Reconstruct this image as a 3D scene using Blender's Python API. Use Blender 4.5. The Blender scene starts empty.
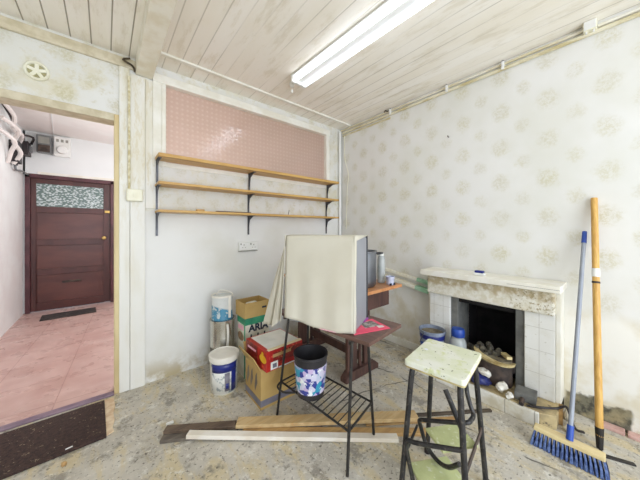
import bpy, bmesh, math, random
from mathutils import Vector, Matrix, Euler
random.seed(7)
C = bpy.context.scene.collection
PI = math.pi
V = Vector

# ------------------------------------------------------------------ materials
def lin(c):
    r = []
    for v in c[:3]:
        v /= 255.0
        r.append(v / 12.92 if v <= .04045 else ((v + .055) / 1.055) ** 2.4)
    return (r[0], r[1], r[2], 1.0)

class NT:
    """small node-tree writer"""
    def __init__(s, name):
        s.m = bpy.data.materials.new(name); s.m.use_nodes = True
        s.t = s.m.node_tree; s.n = s.t.nodes; s.b = s.n['Principled BSDF']
    def link(s, a, b): s.t.links.new(a, b)
    def put(s, sock, v):
        if isinstance(v, bpy.types.NodeSocket): s.link(v, sock)
        else: sock.default_value = v
    def math(s, op, a, b=0.0, c=None, clamp=False):
        n = s.n.new('ShaderNodeMath'); n.operation = op; n.use_clamp = clamp
        s.put(n.inputs[0], a); s.put(n.inputs[1], b)
        if c is not None: s.put(n.inputs[2], c)
        return n.outputs[0]
    def coord(s): return s.n.new('ShaderNodeTexCoord').outputs['Object']
    def xyz(s, v):
        n = s.n.new('ShaderNodeSeparateXYZ'); s.link(v, n.inputs[0]); return n.outputs
    def comb(s, x, y, z):
        n = s.n.new('ShaderNodeCombineXYZ')
        for i, v in enumerate((x, y, z)): s.put(n.inputs[i], v)
        return n.outputs[0]
    def mapping(s, v, scale=(1, 1, 1), rot=(0, 0, 0), loc=(0, 0, 0)):
        n = s.n.new('ShaderNodeMapping'); s.link(v, n.inputs[0])
        n.inputs['Scale'].default_value = scale; n.inputs['Rotation'].default_value = rot
        n.inputs['Location'].default_value = loc
        return n.outputs[0]
    def noise(s, v, scale, detail=3.0, rough=.55, dist=0.0):
        n = s.n.new('ShaderNodeTexNoise'); s.link(v, n.inputs['Vector'])
        n.inputs['Scale'].default_value = scale; n.inputs['Detail'].default_value = detail
        n.inputs['Roughness'].default_value = rough; n.inputs['Distortion'].default_value = dist
        return n.outputs['Fac']
    def voro(s, v, scale, feature='F1', out='Distance'):
        n = s.n.new('ShaderNodeTexVoronoi'); n.feature = feature; s.link(v, n.inputs['Vector'])
        n.inputs['Scale'].default_value = scale
        return n.outputs[out]
    def ramp(s, f, a, b, lo=0.0, hi=1.0, smooth=True):
        n = s.n.new('ShaderNodeMapRange'); s.put(n.inputs[0], f)
        n.inputs[1].default_value = a; n.inputs[2].default_value = b
        n.inputs[3].default_value = lo; n.inputs[4].default_value = hi
        n.interpolation_type = 'SMOOTHSTEP' if smooth else 'LINEAR'
        return n.outputs[0]
    def mix(s, f, a, b):
        n = s.n.new('ShaderNodeMix'); n.data_type = 'RGBA'; s.put(n.inputs[0], f)
        s.put(n.inputs[6], lin(a) if isinstance(a, tuple) else a)
        s.put(n.inputs[7], lin(b) if isinstance(b, tuple) else b)
        return n.outputs[2]
    def bump(s, h, strength=.3, dist=.01):
        n = s.n.new('ShaderNodeBump'); s.link(h, n.inputs['Height'])
        n.inputs['Strength'].default_value = strength; n.inputs['Distance'].default_value = dist
        s.link(n.outputs[0], s.b.inputs['Normal'])
    def col(s, c): s.put(s.b.inputs['Base Color'], lin(c) if isinstance(c, tuple) else c)
    def rough(s, r): s.put(s.b.inputs['Roughness'], r)
    def frac(s, v): return s.math('FRACT', v)
    def band(s, v, period, phase=0.0, width=.004):
        """1 on thin lines every `period` (metres), else 0"""
        f = s.math('FRACT', s.math('MULTIPLY', s.math('SUBTRACT', v, phase - period / 2), 1 / period))
        d = s.math('ABSOLUTE', s.math('SUBTRACT', f, .5))
        return s.ramp(d, width / period, width / period * .3, 0, 1)

def plain(name, c, rough=.5, metal=0.0, c2=None, scale=8.0, bump=0.0, lo=.35, hi=.65, stretch=(1, 1, 1), trans=0.0, c3=None):
    t = NT(name); v = t.coord()
    if stretch != (1, 1, 1): v = t.mapping(v, stretch)
    n = t.noise(v, scale, 4)
    c2 = c2 or tuple(max(0, x - 10) for x in c)
    k = t.mix(t.ramp(n, lo, hi), c, c2)
    if c3: k = t.mix(t.ramp(t.noise(v, scale * 3.1, 3), .58, .68), k, c3)
    t.col(k); t.rough(rough); t.b.inputs['Metallic'].default_value = metal
    if trans: t.b.inputs['Transmission Weight'].default_value = trans
    if bump: t.bump(t.noise(v, scale * 4, 4), bump, .004)
    return t.m

def emit(name, c, s):
    t = NT(name); t.col(c)
    t.b.inputs['Emission Color'].default_value = lin(c); t.b.inputs['Emission Strength'].default_value = s
    return t.m

MT = {}
# --- setting
def wallpaper(name, axis, plain_side):
    t = NT(name); v = t.coord(); x = t.xyz(v)
    warp = t.noise(v, 22, 2); warp2 = t.noise(t.mapping(v, loc=(3, 5, 1)), 22, 2)
    a = t.math('ADD', t.math('DIVIDE', t.math('SUBTRACT', x[axis], .3454), .276), t.math('MULTIPLY', t.math('SUBTRACT', warp, .5), .20))
    b = t.math('ADD', t.math('DIVIDE', t.math('SUBTRACT', x[2], 1.827), .272), t.math('MULTIPLY', t.math('SUBTRACT', warp2, .5), .20))
    def dist(o):
        p = t.math('SUBTRACT', t.math('FRACT', t.math('ADD', a, .5 + o)), .5)
        q = t.math('SUBTRACT', t.math('FRACT', t.math('ADD', b, .5 + o)), .5)
        return t.math('SQRT', t.math('ADD', t.math('POWER', p, 2.0), t.math('POWER', t.math('MULTIPLY', q, .9), 2.0)))
    d1, d2 = dist(0.0), dist(.5)
    m = t.math('MAXIMUM', t.ramp(d1, .29, .10), t.math('MULTIPLY', t.ramp(d2, .22, .08), .8))
    fine = t.ramp(t.noise(v, 70, 3, .7), .40, .62)
    m = t.math('MULTIPLY', m, t.math('ADD', .25, t.math('MULTIPLY', fine, .75)))
    fade = t.ramp(t.noise(v, 1.4, 3), .3, .7, .55, 1.0)
    m = t.math('MULTIPLY', m, fade)
    tint = t.mix(t.ramp(t.noise(v, 5, 2), .4, .6), (192, 184, 140), (196, 190, 164))
    paper = t.mix(t.ramp(t.noise(v, 1.7, 4), .35, .7), (229, 228, 225), (220, 219, 211))
    if plain_side == 'back':
        paper = t.mix(t.math('MULTIPLY', t.ramp(t.noise(v, 4.5, 7, .7), .48, .66), .5), paper, (214, 204, 168))
        paper = t.mix(t.math('MULTIPLY', t.ramp(t.noise(v, 16, 6, .7), .54, .64), .5), paper, (204, 196, 168))
        k = t.mix(t.math('MULTIPLY', m, .75), paper, tint)
        white = t.mix(t.ramp(t.noise(v, 2.2, 4), .4, .75), (231, 230, 227), (222, 220, 212))
        k = t.mix(t.ramp(x[2], 1.36, 1.33), k, white)
        dirt = t.math('MULTIPLY', t.ramp(x[2], .22, .0), t.ramp(t.noise(v, 6, 5, .65), .38, .62))
        k = t.mix(dirt, k, (178, 164, 132))
    else:
        k = t.mix(t.math('MULTIPLY', m, .60), paper, tint)
        low = t.math('ADD', x[2], t.math('MULTIPLY', t.math('SUBTRACT', t.noise(v, 3, 3), .5), .25))
        k = t.mix(t.ramp(low, .72, .60), k, t.mix(t.ramp(t.noise(v, 5, 4), .45, .7), (236, 234, 227), (218, 210, 188)))
        # damp, broken plaster along the foot of the wall by the fireplace
        e = t.math('ADD', x[2], t.math('MULTIPLY', t.math('SUBTRACT', t.noise(v, 9, 4), .5), .13))
        ey = t.math('ADD', x[1], t.math('MULTIPLY', t.math('SUBTRACT', t.noise(v, 8, 3), .5), .07))
        dm = t.math('MULTIPLY', t.ramp(e, .140, .120), t.math('MULTIPLY', t.ramp(ey, -.035, -.015), t.ramp(ey, .26, .24)))
        k = t.mix(dm, k, t.mix(t.ramp(t.noise(v, 30, 4), .4, .6), (74, 72, 62), (122, 118, 100)))
        st = t.math('MULTIPLY', t.ramp(x[2], .2, .02), t.ramp(t.noise(v, 7, 5, .65), .42, .62))
        k = t.mix(t.math('MULTIPLY', st, .7), k, (186, 170, 128))
    t.col(k); t.rough(.75)
    t.bump(t.noise(v, 14, 5, .6), .12, .01)
    return t.m
MT['paper_back'] = wallpaper('wallpaper_back', 0, 'back')
MT['paper_right'] = wallpaper('wallpaper_right', 1, 'right')

t = NT('concrete'); v = t.coord()
k = t.mix(t.ramp(t.noise(v, 2.3, 6, .65), .36, .64), (182, 176, 164), (208, 202, 190))
k = t.mix(t.math('MULTIPLY', t.ramp(t.noise(t.mapping(v, (2.2, .8, 1), (0, 0, .9)), 3.0, 8, .72, .5), .47, .60), .75), k, (206, 190, 150))
k = t.mix(t.math('MULTIPLY', t.ramp(t.noise(v, 7, 8, .74), .52, .62), .75), k, (134, 128, 118))
k = t.mix(t.math('MULTIPLY', t.ramp(t.noise(t.mapping(v, loc=(9, 4, 0)), 11, 8, .75), .55, .64), .8), k, (222, 219, 210))
k = t.mix(t.math('MULTIPLY', t.ramp(t.noise(v, 52, 4, .65), .58, .66), .85), k, (98, 92, 82))
k = t.mix(t.math('MULTIPLY', t.ramp(t.noise(t.mapping(v, loc=(4, 2, 0)), 42, 4, .65), .58, .68), .7), k, (228, 222, 208))
wv = t.mapping(v, loc=(.35, .21, 0))
vv = t.n.new('ShaderNodeVectorMath'); vv.operation = 'ADD'
nz = t.n.new('ShaderNodeTexNoise'); nz.inputs['Scale'].default_value = 5; t.link(v, nz.inputs['Vector'])
sc_ = t.n.new('ShaderNodeVectorMath'); sc_.operation = 'SCALE'; t.link(nz.outputs['Color'], sc_.inputs[0]); sc_.inputs['Scale'].default_value = .12
t.link(wv, vv.inputs[0]); t.link(sc_.outputs[0], vv.inputs[1])
cr = t.voro(vv.outputs[0], 1.15, 'DISTANCE_TO_EDGE')
px = t.xyz(v)
crm = t.math('MULTIPLY', t.ramp(cr, .008, .002), t.math('MULTIPLY', t.ramp(t.noise(v, 2.6, 2), .45, .55), t.ramp(px[0], 1.1, 1.3)))
k = t.mix(t.math('MULTIPLY', crm, .85), k, (70, 66, 60))
t.col(k); t.rough(.8); t.bump(t.noise(v, 24, 8, .7), .5, .014); MT['concrete'] = t.m

t = NT('ceiling_boards'); v = t.coord(); x = t.xyz(v)
ln = t.band(x[0], .105, .137, .0052)
pt = t.ramp(t.noise(t.mapping(v, (1.2, .5, 1)), 1.6, 3), .36, .58)
left = t.ramp(x[0], .36, .2)
amt = t.math('MULTIPLY', ln, t.math('MAXIMUM', t.math('MULTIPLY', pt, .38), t.math('MULTIPLY', left, .8)))
bd = t.math('FLOOR', t.math('MULTIPLY', t.math('SUBTRACT', x[0], .137), 1 / .105))
wn = t.n.new('ShaderNodeTexWhiteNoise'); wn.noise_dimensions = '1D'; t.link(bd, wn.inputs['W'])
k = t.mix(wn.outputs['Value'], (250, 246, 238), (246, 241, 230))
k = t.mix(t.math('MULTIPLY', t.ramp(t.noise(t.mapping(v, (1, .35, 1)), 2.2, 5, .6), .45, .7), .6), k, (238, 230, 212))
k = t.mix(t.math('MULTIPLY', t.ramp(t.noise(t.mapping(v, (1, .3, 1), loc=(2, 1, 0)), 7, 5, .7), .58, .70), .5), k, (240, 236, 226))
k = t.mix(t.math('MULTIPLY', t.ramp(t.noise(t.mapping(v, (1, .22, 1), loc=(7, 3, 0)), 13, 6, .7), .50, .66), .45), k, (214, 204, 180))
k = t.mix(amt, k, (118, 106, 84))
t.col(k); t.rough(.6)
hb = t.math('SUBTRACT', t.noise(t.mapping(v, (1, .25, 1)), 24, 4), t.math('MULTIPLY', ln, 1.5)); t.bump(hb, .25, .006)
MT['ceiling'] = t.m

MT['cream_wood'] = plain('cream_painted_wood', (240, 236, 222), .5, c2=(228, 220, 198), scale=9, bump=.1)
t = NT('post_boards'); v = t.coord(); x = t.xyz(v)
k = t.mix(t.ramp(t.noise(t.mapping(v, (3, 3, .7)), 2.5, 4), .4, .7), (232, 230, 223), (222, 217, 200))
k = t.mix(t.math('MULTIPLY', t.math('MULTIPLY', t.ramp(x[2], 1.0, 1.7), t.ramp(t.noise(t.mapping(v, (6, 6, 1.5)), 5, 7, .7), .48, .60)), .45), k, (204, 190, 150))
t.col(k); t.rough(.55); t.bump(t.noise(v, 20, 3), .1, .004); MT['post'] = t.m
MT['white_wood'] = plain('white_painted_wood', (240, 238, 230), .45, c2=(228, 224, 210), scale=6, bump=.08)
MT['lining'] = plain('yellowed_lining', (220, 202, 156), .5, c2=(202, 180, 132), scale=9, stretch=(1, 1, .2))
MT['lintel'] = plain('beige_lintel', (216, 206, 182), .55, c2=(196, 184, 154), scale=14)
MT['hall_white'] = plain('hall_wall_paint', (232, 234, 234), .6, c2=(226, 228, 228), scale=2)
MT['hall_pink'] = plain('hall_side_paint', (236, 237, 236), .6, c2=(228, 226, 225), scale=3)
MT['hall_ceiling'] = plain('hall_ceiling_paint', (242, 238, 234), .6, c2=(236, 228, 224), scale=2)
t = NT('terracotta'); v = t.mapping(t.coord(), rot=(0, 0, .06)); x = t.xyz(v)
g = t.math('MAXIMUM', t.band(x[0], .40, -.02, .005), t.band(x[1], .40, .12, .005))
k = t.mix(t.ramp(t.noise(v, 3.5, 4), .35, .65), (204, 172, 164), (190, 154, 146))
k = t.mix(t.math('MULTIPLY', t.ramp(t.noise(t.mapping(v, (1, 3, 1)), 4, 5), .5, .7), .3), k, (216, 192, 186))
k = t.mix(t.math('MULTIPLY', g, .6), k, (150, 104, 96))
t.col(k); t.rough(t.ramp(t.noise(v, 5, 3), .3, .7, .22, .42)); MT['terracotta'] = t.m
MT['threshold'] = plain('threshold_strip', (140, 118, 132), .35, c2=(118, 98, 116), scale=12)
t = NT('quilted_glass'); v = t.coord(); x = t.xyz(v)
k = t.mix(t.ramp(t.noise(v, 1.5, 3), .35, .7), (212, 190, 178), (202, 180, 164))
t.col(k)
w1 = t.math('SINE', t.math('MULTIPLY', t.math('ADD', x[0], x[2]), 78))
w2 = t.math('SINE', t.math('MULTIPLY', t.math('SUBTRACT', x[0], x[2]), 78))
pat = t.math('MULTIPLY', w1, w2)
k = t.mix(t.ramp(pat, .1, .9, 0, .28), k, (236, 226, 218)); t.col(k); t.b.inputs['Specular IOR Level'].default_value = 1.0
t.b.inputs['IOR'].default_value = 2.0; t.bump(t.math('ADD', pat, t.math('MULTIPLY', t.noise(v, 26, 2), 2.5)), 1.0, .00028); t.rough(.07)
tr = t.n.new('ShaderNodeBsdfTranslucent'); t.link(k, tr.inputs[0]); ms = t.n.new('ShaderNodeMixShader'); ms.inputs[0].default_value = .45
t.link(t.b.outputs[0], ms.inputs[1]); t.link(tr.outputs[0], ms.inputs[2]); t.link(ms.outputs[0], t.n['Material Output'].inputs['Surface'])
MT['quilted'] = t.m
MT['soot'] = plain('soot_brick', (34, 30, 32), .9, c2=(18, 16, 18), scale=9, bump=.4)
MT['tile_white'] = None
t = NT('white_tile'); v = t.coord(); x = t.xyz(v)
g = t.math('MAXIMUM', t.band(x[2], .152, .09, .0024), t.band(x[1], .0785, .366, .0024))
k = t.mix(t.ramp(t.noise(v, 6, 4), .4, .7), (238, 238, 234), (226, 224, 214))
k = t.mix(t.math('MULTIPLY', t.ramp(t.noise(v, 40, 3), .64, .7), .5), k, (190, 186, 170))
t.col(t.mix(t.math('MULTIPLY', g, .6), k, (178, 174, 164))); t.rough(.25); MT['tile_white'] = t.m
t = NT('kerb_tile'); v = t.coord(); x = t.xyz(v)
g = t.band(x[1], .152, .05, .004)
k = t.mix(t.ramp(t.noise(v, 8, 4), .4, .65), (234, 232, 224), (208, 200, 178))
t.col(t.mix(t.math('MULTIPLY', g, .7), k, (140, 132, 114))); t.rough(.35); MT['kerb_tile'] = t.m
t = NT('mottled_frieze_tile'); v = t.coord(); x = t.xyz(v)
k = t.mix(t.ramp(t.noise(v, 28, 5, .65), .38, .62), (232, 229, 218), (216, 210, 190))
e = t.math('ADD', x[2], t.math('MULTIPLY', t.math('SUBTRACT', t.noise(v, 14, 4), .5), .10))
k = t.mix(t.math('MULTIPLY', t.ramp(e, .715, .75), t.ramp(t.noise(v, 26, 4), .3, .6)), k, (188, 172, 138))
far = t.ramp(x[1], .56, .46)
k = t.mix(t.math('MULTIPLY', far, t.ramp(t.noise(v, 42, 4, .7), .52, .60)), k, (164, 150, 116))
t.col(k); t.rough(.6); t.bump(t.noise(v, 30, 5, .6), .6, .012); MT['frieze'] = t.m
MT['hearth'] = plain('hearth_tile_dirty', (206, 186, 140), .7, c2=(164, 146, 112), scale=9, bump=.2, c3=(120, 106, 84))
MT['surround_grey'] = plain('grey_iron_surround', (120, 120, 116), .6, c2=(86, 86, 84), scale=7, bump=.15)
MT['rubble_brick'] = plain('exposed_brick', (214, 178, 168), .8, c2=(190, 150, 140), scale=12)
# --- things
MT['shelf_wood'] = plain('yellow_shelf_pine', (212, 172, 102), .45, c2=(186, 142, 74), scale=7, stretch=(.25, 3, 3))
MT['black_metal'] = plain('black_painted_steel', (38, 37, 38), .45, .3, c2=(58, 55, 52), scale=18)
MT['stool_metal'] = plain('worn_black_steel', (40, 40, 42), .4, .3, c2=(60, 58, 58), scale=22, c3=(92, 86, 80))
MT['grey_metal'] = plain('dark_grey_bracket', (96, 96, 100), .4, .6, c2=(70, 70, 74), scale=12)
MT['vent_shade'] = plain('vent_recess', (176, 170, 130), .6)
MT['white_plastic'] = plain('white_plastic', (238, 238, 236), .35, c2=(230, 230, 226), scale=5)
MT['cream_plastic'] = plain('cream_plastic', (240, 238, 220), .4, c2=(232, 228, 204), scale=9)
MT['grey_slot'] = plain('grey_recess', (160, 158, 150), .6)
MT['conduit'] = plain('cream_conduit', (238, 235, 224), .4, c2=(216, 206, 172), scale=5, stretch=(4, .8, 4))
MT['dirty_conduit'] = plain('yellowed_conduit', (230, 224, 200), .5, c2=(196, 182, 136), scale=6, stretch=(4, 1, 4))
MT['dark_gap'] = plain('dark_wire', (78, 66, 48), .7)
MT['tube'] = emit('fluorescent_tube', (240, 246, 255), 4.2)
MT['door_wood'] = plain('maroon_door_wood', (84, 45, 41), .35, c2=(70, 36, 33), scale=7, stretch=(1, 1, .3))
MT['door_panel'] = plain('maroon_door_panel', (98, 54, 46), .32, c2=(80, 42, 37), scale=6, stretch=(.3, 1, 1))
MT['door_frame'] = plain('maroon_door_frame', (92, 50, 56), .4, c2=(72, 38, 44), scale=6)
t = NT('obscure_door_glass'); v = t.coord(); vs = t.mapping(v, (1, 1, 1.9), (0, .5, 0))
n = t.voro(vs, 34, 'SMOOTH_F1')
k = t.mix(t.ramp(n, .30, .46), (222, 232, 232), (118, 138, 132))
t.col(k); t.rough(.2); t.bump(n, .5, .004); t.b.inputs['Transmission Weight'].default_value = .3; MT['door_glass'] = t.m
MT['brass'] = plain('worn_brass', (206, 176, 110), .3, .9, c2=(180, 146, 84))
MT['mat_brown'] = None
t = NT('brown_coir'); v = t.coord()
k = t.mix(t.ramp(t.noise(v, 60, 3), .4, .65), (72, 52, 46), (52, 38, 36))
k = t.mix(t.math('MULTIPLY', t.ramp(t.noise(v, 48, 4, .7), .62, .68), .85), k, (170, 148, 120))
t.col(k); t.rough(.95); t.bump(t.noise(v, 180, 3), .8, .01); MT['mat_brown'] = t.m
MT['mat_dark'] = plain('dark_grey_mat', (68, 60, 58), .95, c2=(50, 46, 46), scale=40, bump=.4)
MT['hessian'] = plain('frayed_backing', (232, 212, 182), .9, c2=(210, 180, 146), scale=20, bump=.3)
MT['cloth'] = plain('cream_cotton', (204, 199, 184), .85, c2=(197, 191, 174), scale=3, bump=.05)
MT['tv_grey'] = plain('silver_grey_plastic', (144, 145, 150), .4, c2=(135, 136, 142), scale=4)
MT['tv_dark'] = plain('charcoal_plastic', (54, 56, 60), .45, c2=(44, 46, 50))
MT['screen'] = plain('dark_screen', (24, 26, 28), .12)
MT['table_brown'] = plain('dark_brown_laminate', (112, 84, 74), .35, c2=(94, 68, 60), scale=8, stretch=(4, .4, 1))
MT['old_oak'] = plain('dark_stained_oak', (94, 66, 58), .5, c2=(72, 50, 46), scale=9, stretch=(3, 3, .4))
MT['orange_wood'] = plain('orange_brown_wood', (204, 144, 96), .35, c2=(184, 122, 76), scale=9, stretch=(3, .4, 1))
MT['pot_steel'] = plain('brushed_steel', (150, 154, 162), .35, .85, c2=(124, 128, 138), scale=3)
MT['pink'] = plain('pink_paper', (242, 96, 124), .5, c2=(236, 82, 110), scale=5)
MT['pale_pink'] = plain('pale_pink_paper', (244, 196, 208), .5, c2=(236, 176, 194), scale=9)
MT['print_dark'] = plain('grey_print', (108, 100, 96), .5, c2=(190, 184, 176), scale=30, lo=.42, hi=.58)
MT['print_white'] = plain('white_print', (238, 230, 226), .5)
MT['purple'] = plain('purple_plastic', (150, 70, 150), .4)
MT['stool_paint'] = None
t = NT('splattered_cream_paint'); v = t.coord()
k = t.mix(t.ramp(t.noise(v, 9, 4), .4, .65), (228, 229, 218), (214, 218, 190))
k = t.mix(t.math('MULTIPLY', t.ramp(t.noise(v, 17, 4, .6), .56, .66), .7), k, (200, 206, 140))
k = t.mix(t.ramp(t.noise(t.mapping(v, loc=(1, 2, 0)), 55, 3, .6), .655, .68), k, (110, 116, 84))
k = t.mix(t.ramp(t.noise(t.mapping(v, loc=(5, 1, 0)), 12, 2), .66, .72), k, (230, 234, 246))
t.col(k); t.rough(.5); t.bump(t.noise(v, 40, 4), .15, .004); MT['stool_paint'] = t.m
MT['edge_ply'] = plain('worn_ply_edge', (204, 190, 138), .6, c2=(160, 140, 92), scale=20)
MT['green_tread'] = plain('pale_green_paint', (206, 212, 156), .5, c2=(190, 196, 140), scale=12, c3=(222, 226, 196))
MT['pine'] = plain('pale_pine', (208, 182, 136), .55, c2=(188, 158, 112), scale=8, stretch=(.3, 4, 4), c3=(196, 156, 100))
MT['tan_plank'] = plain('tan_board', (196, 160, 106), .6, c2=(172, 136, 88), scale=8, stretch=(.3, 4, 4))
MT['white_batten'] = plain('white_batten_paint', (238, 232, 222), .45, c2=(226, 216, 200), scale=8)
MT['weathered'] = plain('weathered_brown_board', (112, 94, 76), .7, c2=(86, 70, 58), scale=8, stretch=(.3, 4, 4))
MT['weathered_grey'] = plain('weathered_grey_board', (122, 112, 100), .75, c2=(92, 84, 76), scale=8, stretch=(.3, 4, 4))
MT['dark_stick'] = plain('dark_stick_wood', (84, 72, 58), .7, c2=(66, 56, 46), scale=9)
MT['cardboard'] = plain('brown_cardboard', (192, 162, 102), .75, c2=(180, 148, 88), scale=4)
MT['cardboard_dark'] = plain('cardboard_inside', (178, 146, 92), .8, c2=(150, 120, 74), scale=5)
MT['tape'] = plain('grey_blue_print', (126, 122, 132), .4, c2=(108, 106, 118), scale=12)
MT['box_print'] = plain('grey_arrow_print', (112, 102, 92), .7, c2=(130, 118, 100))
MT['red'] = plain('red_carton', (188, 42, 34), .4, c2=(158, 30, 28), scale=9, c3=(214, 82, 60))
MT['red_dark'] = plain('dark_red_carton', (140, 34, 30), .4, c2=(104, 26, 26), scale=16, c3=(196, 110, 70))
MT['yellow'] = plain('yellow_print', (240, 200, 60), .4, c2=(224, 170, 40))
MT['white_card'] = plain('white_card', (234, 234, 228), .6, c2=(216, 218, 212), scale=8)
MT['cream_card'] = plain('cream_card_edge', (236, 222, 182), .6)
MT['green_pack'] = plain('teal_green_carton', (66, 160, 118), .4, c2=(40, 124, 96), scale=7)
MT['pack_white'] = plain('pack_white_print', (226, 226, 212), .5, c2=(206, 200, 180), scale=14)
MT['ink'] = plain('dark_navy_ink', (28, 40, 62), .5)
MT['brown_print'] = plain('brown_food_print', (170, 130, 96), .5, c2=(120, 110, 90), scale=26)
MT['tin'] = plain('bare_tin', (206, 204, 196), .25, .9, c2=(184, 180, 168), scale=3)
MT['tin_dark'] = plain('dull_tin', (128, 124, 112), .45, .5, c2=(92, 90, 84), scale=6)
MT['tin_blue'] = None
t = NT('blue_white_tin_label'); v = t.coord(); x = t.xyz(v)
d = t.math('ADD', x[2], t.math('MULTIPLY', x[0], .35))
k = t.mix(t.ramp(d, .085, .10), (70, 138, 170), (216, 218, 216))
k = t.mix(t.math('MULTIPLY', t.ramp(t.noise(v, 26, 3), .56, .62), .8), k, (210, 214, 210))
t.col(k); t.rough(.35); MT['tin_blue'] = t.m
MT['white_paint_drip'] = plain('white_paint_drip', (238, 234, 224), .4)
MT['paint_white'] = plain('white_bucket', (236, 234, 226), .35, c2=(220, 216, 202), scale=10)
t = NT('navy_white_label'); v = t.coord(); x = t.xyz(v)
k = t.mix(t.ramp(t.noise(v, 30, 3), .5, .62), (232, 232, 226), (160, 168, 170))
t.col(k); t.rough(.35); MT['bucket_label'] = t.m
MT['navy'] = plain('navy_print', (34, 46, 128), .35, c2=(28, 38, 108), scale=8)
MT['tin_brown'] = plain('tin_dry_paint', (164, 132, 88), .6, c2=(120, 92, 62), scale=14)
MT['bin_black'] = plain('black_bin_plastic', (44, 42, 46), .5, c2=(36, 34, 38))
t = NT('floral_bin_pattern'); v = t.coord()
n1 = t.voro(v, 38, 'F1', 'Color'); sx = t.xyz(n1)
k = t.mix(t.ramp(sx[0], .55, .6), (208, 206, 226), (198, 178, 214))
k = t.mix(t.ramp(sx[1], .66, .70), k, (52, 150, 182))
k = t.mix(t.ramp(sx[2], .68, .72), k, (52, 62, 146))
k = t.mix(t.ramp(t.noise(v, 24, 3), .60, .66), k, (234, 238, 240))
t.col(k); t.rough(.45); MT['floral'] = t.m
MT['blue'] = plain('royal_blue_plastic', (44, 84, 178), .35, c2=(34, 66, 150))
MT['bristle'] = plain('blue_bristles', (108, 130, 180), .8, c2=(70, 90, 142), scale=60, lo=.4, hi=.6)
MT['bristle_shaded'] = plain('shaded_blue_bristles', (40, 48, 74), .9, c2=(28, 34, 56), scale=60)  # darker copy for the rear rows: shade between tufts put into the colour
MT['broom_wood'] = plain('broom_block_wood', (226, 208, 158), .5, c2=(212, 190, 140), scale=9, stretch=(4, .5, 1))
MT['broom_pole'] = plain('grey_blue_pole', (158, 164, 174), .4, .0, c2=(144, 150, 162))
MT['ash_wood'] = plain('honey_ash_handle', (220, 176, 98), .45, c2=(198, 152, 78), scale=12, stretch=(5, 5, .4))
MT['ferrule'] = plain('blackened_steel', (48, 46, 46), .5, .5, c2=(66, 62, 58))
MT['label_white'] = plain('white_sticker', (238, 238, 234), .5)
MT['clear'] = plain('cloudy_plastic', (214, 218, 216), .25, trans=.35, c2=(190, 198, 198))
MT['bluish'] = plain('bluish_plastic', (208, 212, 232), .3, c2=(180, 186, 214), scale=20)
MT['bucket_grey'] = plain('blue_grey_bucket', (150, 160, 178), .4, c2=(120, 130, 150), scale=14)
MT['bag_blue'] = plain('navy_plastic_bag', (44, 52, 120), .4, c2=(30, 36, 92), scale=18, bump=.3)
MT['paper'] = plain('crumpled_paper', (236, 234, 226), .7, c2=(206, 200, 186), scale=22, bump=.3)
MT['rust'] = plain('rusty_iron', (92, 78, 70), .7, .3, c2=(60, 54, 52), scale=14)
MT['ash_cream'] = plain('ashy_cream_enamel', (222, 206, 156), .55, c2=(176, 152, 100), scale=14)
MT['ash'] = plain('grey_ash', (150, 140, 116), .95, c2=(104, 96, 80), scale=22, bump=.5)
MT['coal'] = plain('ash_coated_lump', (104, 98, 82), .9, c2=(64, 60, 54), scale=26, bump=.5)
MT['plaster'] = plain('broken_plaster', (214, 206, 186), .85, c2=(160, 152, 132), scale=14, bump=.4)
MT['green_paint'] = plain('mint_green_paint', (150, 196, 164), .5, c2=(176, 208, 182), scale=9)
MT['rail_white'] = plain('off_white_rail', (240, 238, 226), .45, c2=(228, 222, 200), scale=7)
MT['meter_grey'] = plain('meter_grey', (128, 130, 130), .4, c2=(110, 112, 114))
MT['mortar'] = plain('mantel_white_paint', (240, 238, 230), .5, c2=(230, 226, 212), scale=7, bump=.1)
MT['cable_black'] = plain('black_cable', (44, 38, 40), .5)
MT['cable_white'] = plain('pinkish_white_cable', (228, 220, 216), .5)

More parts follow.
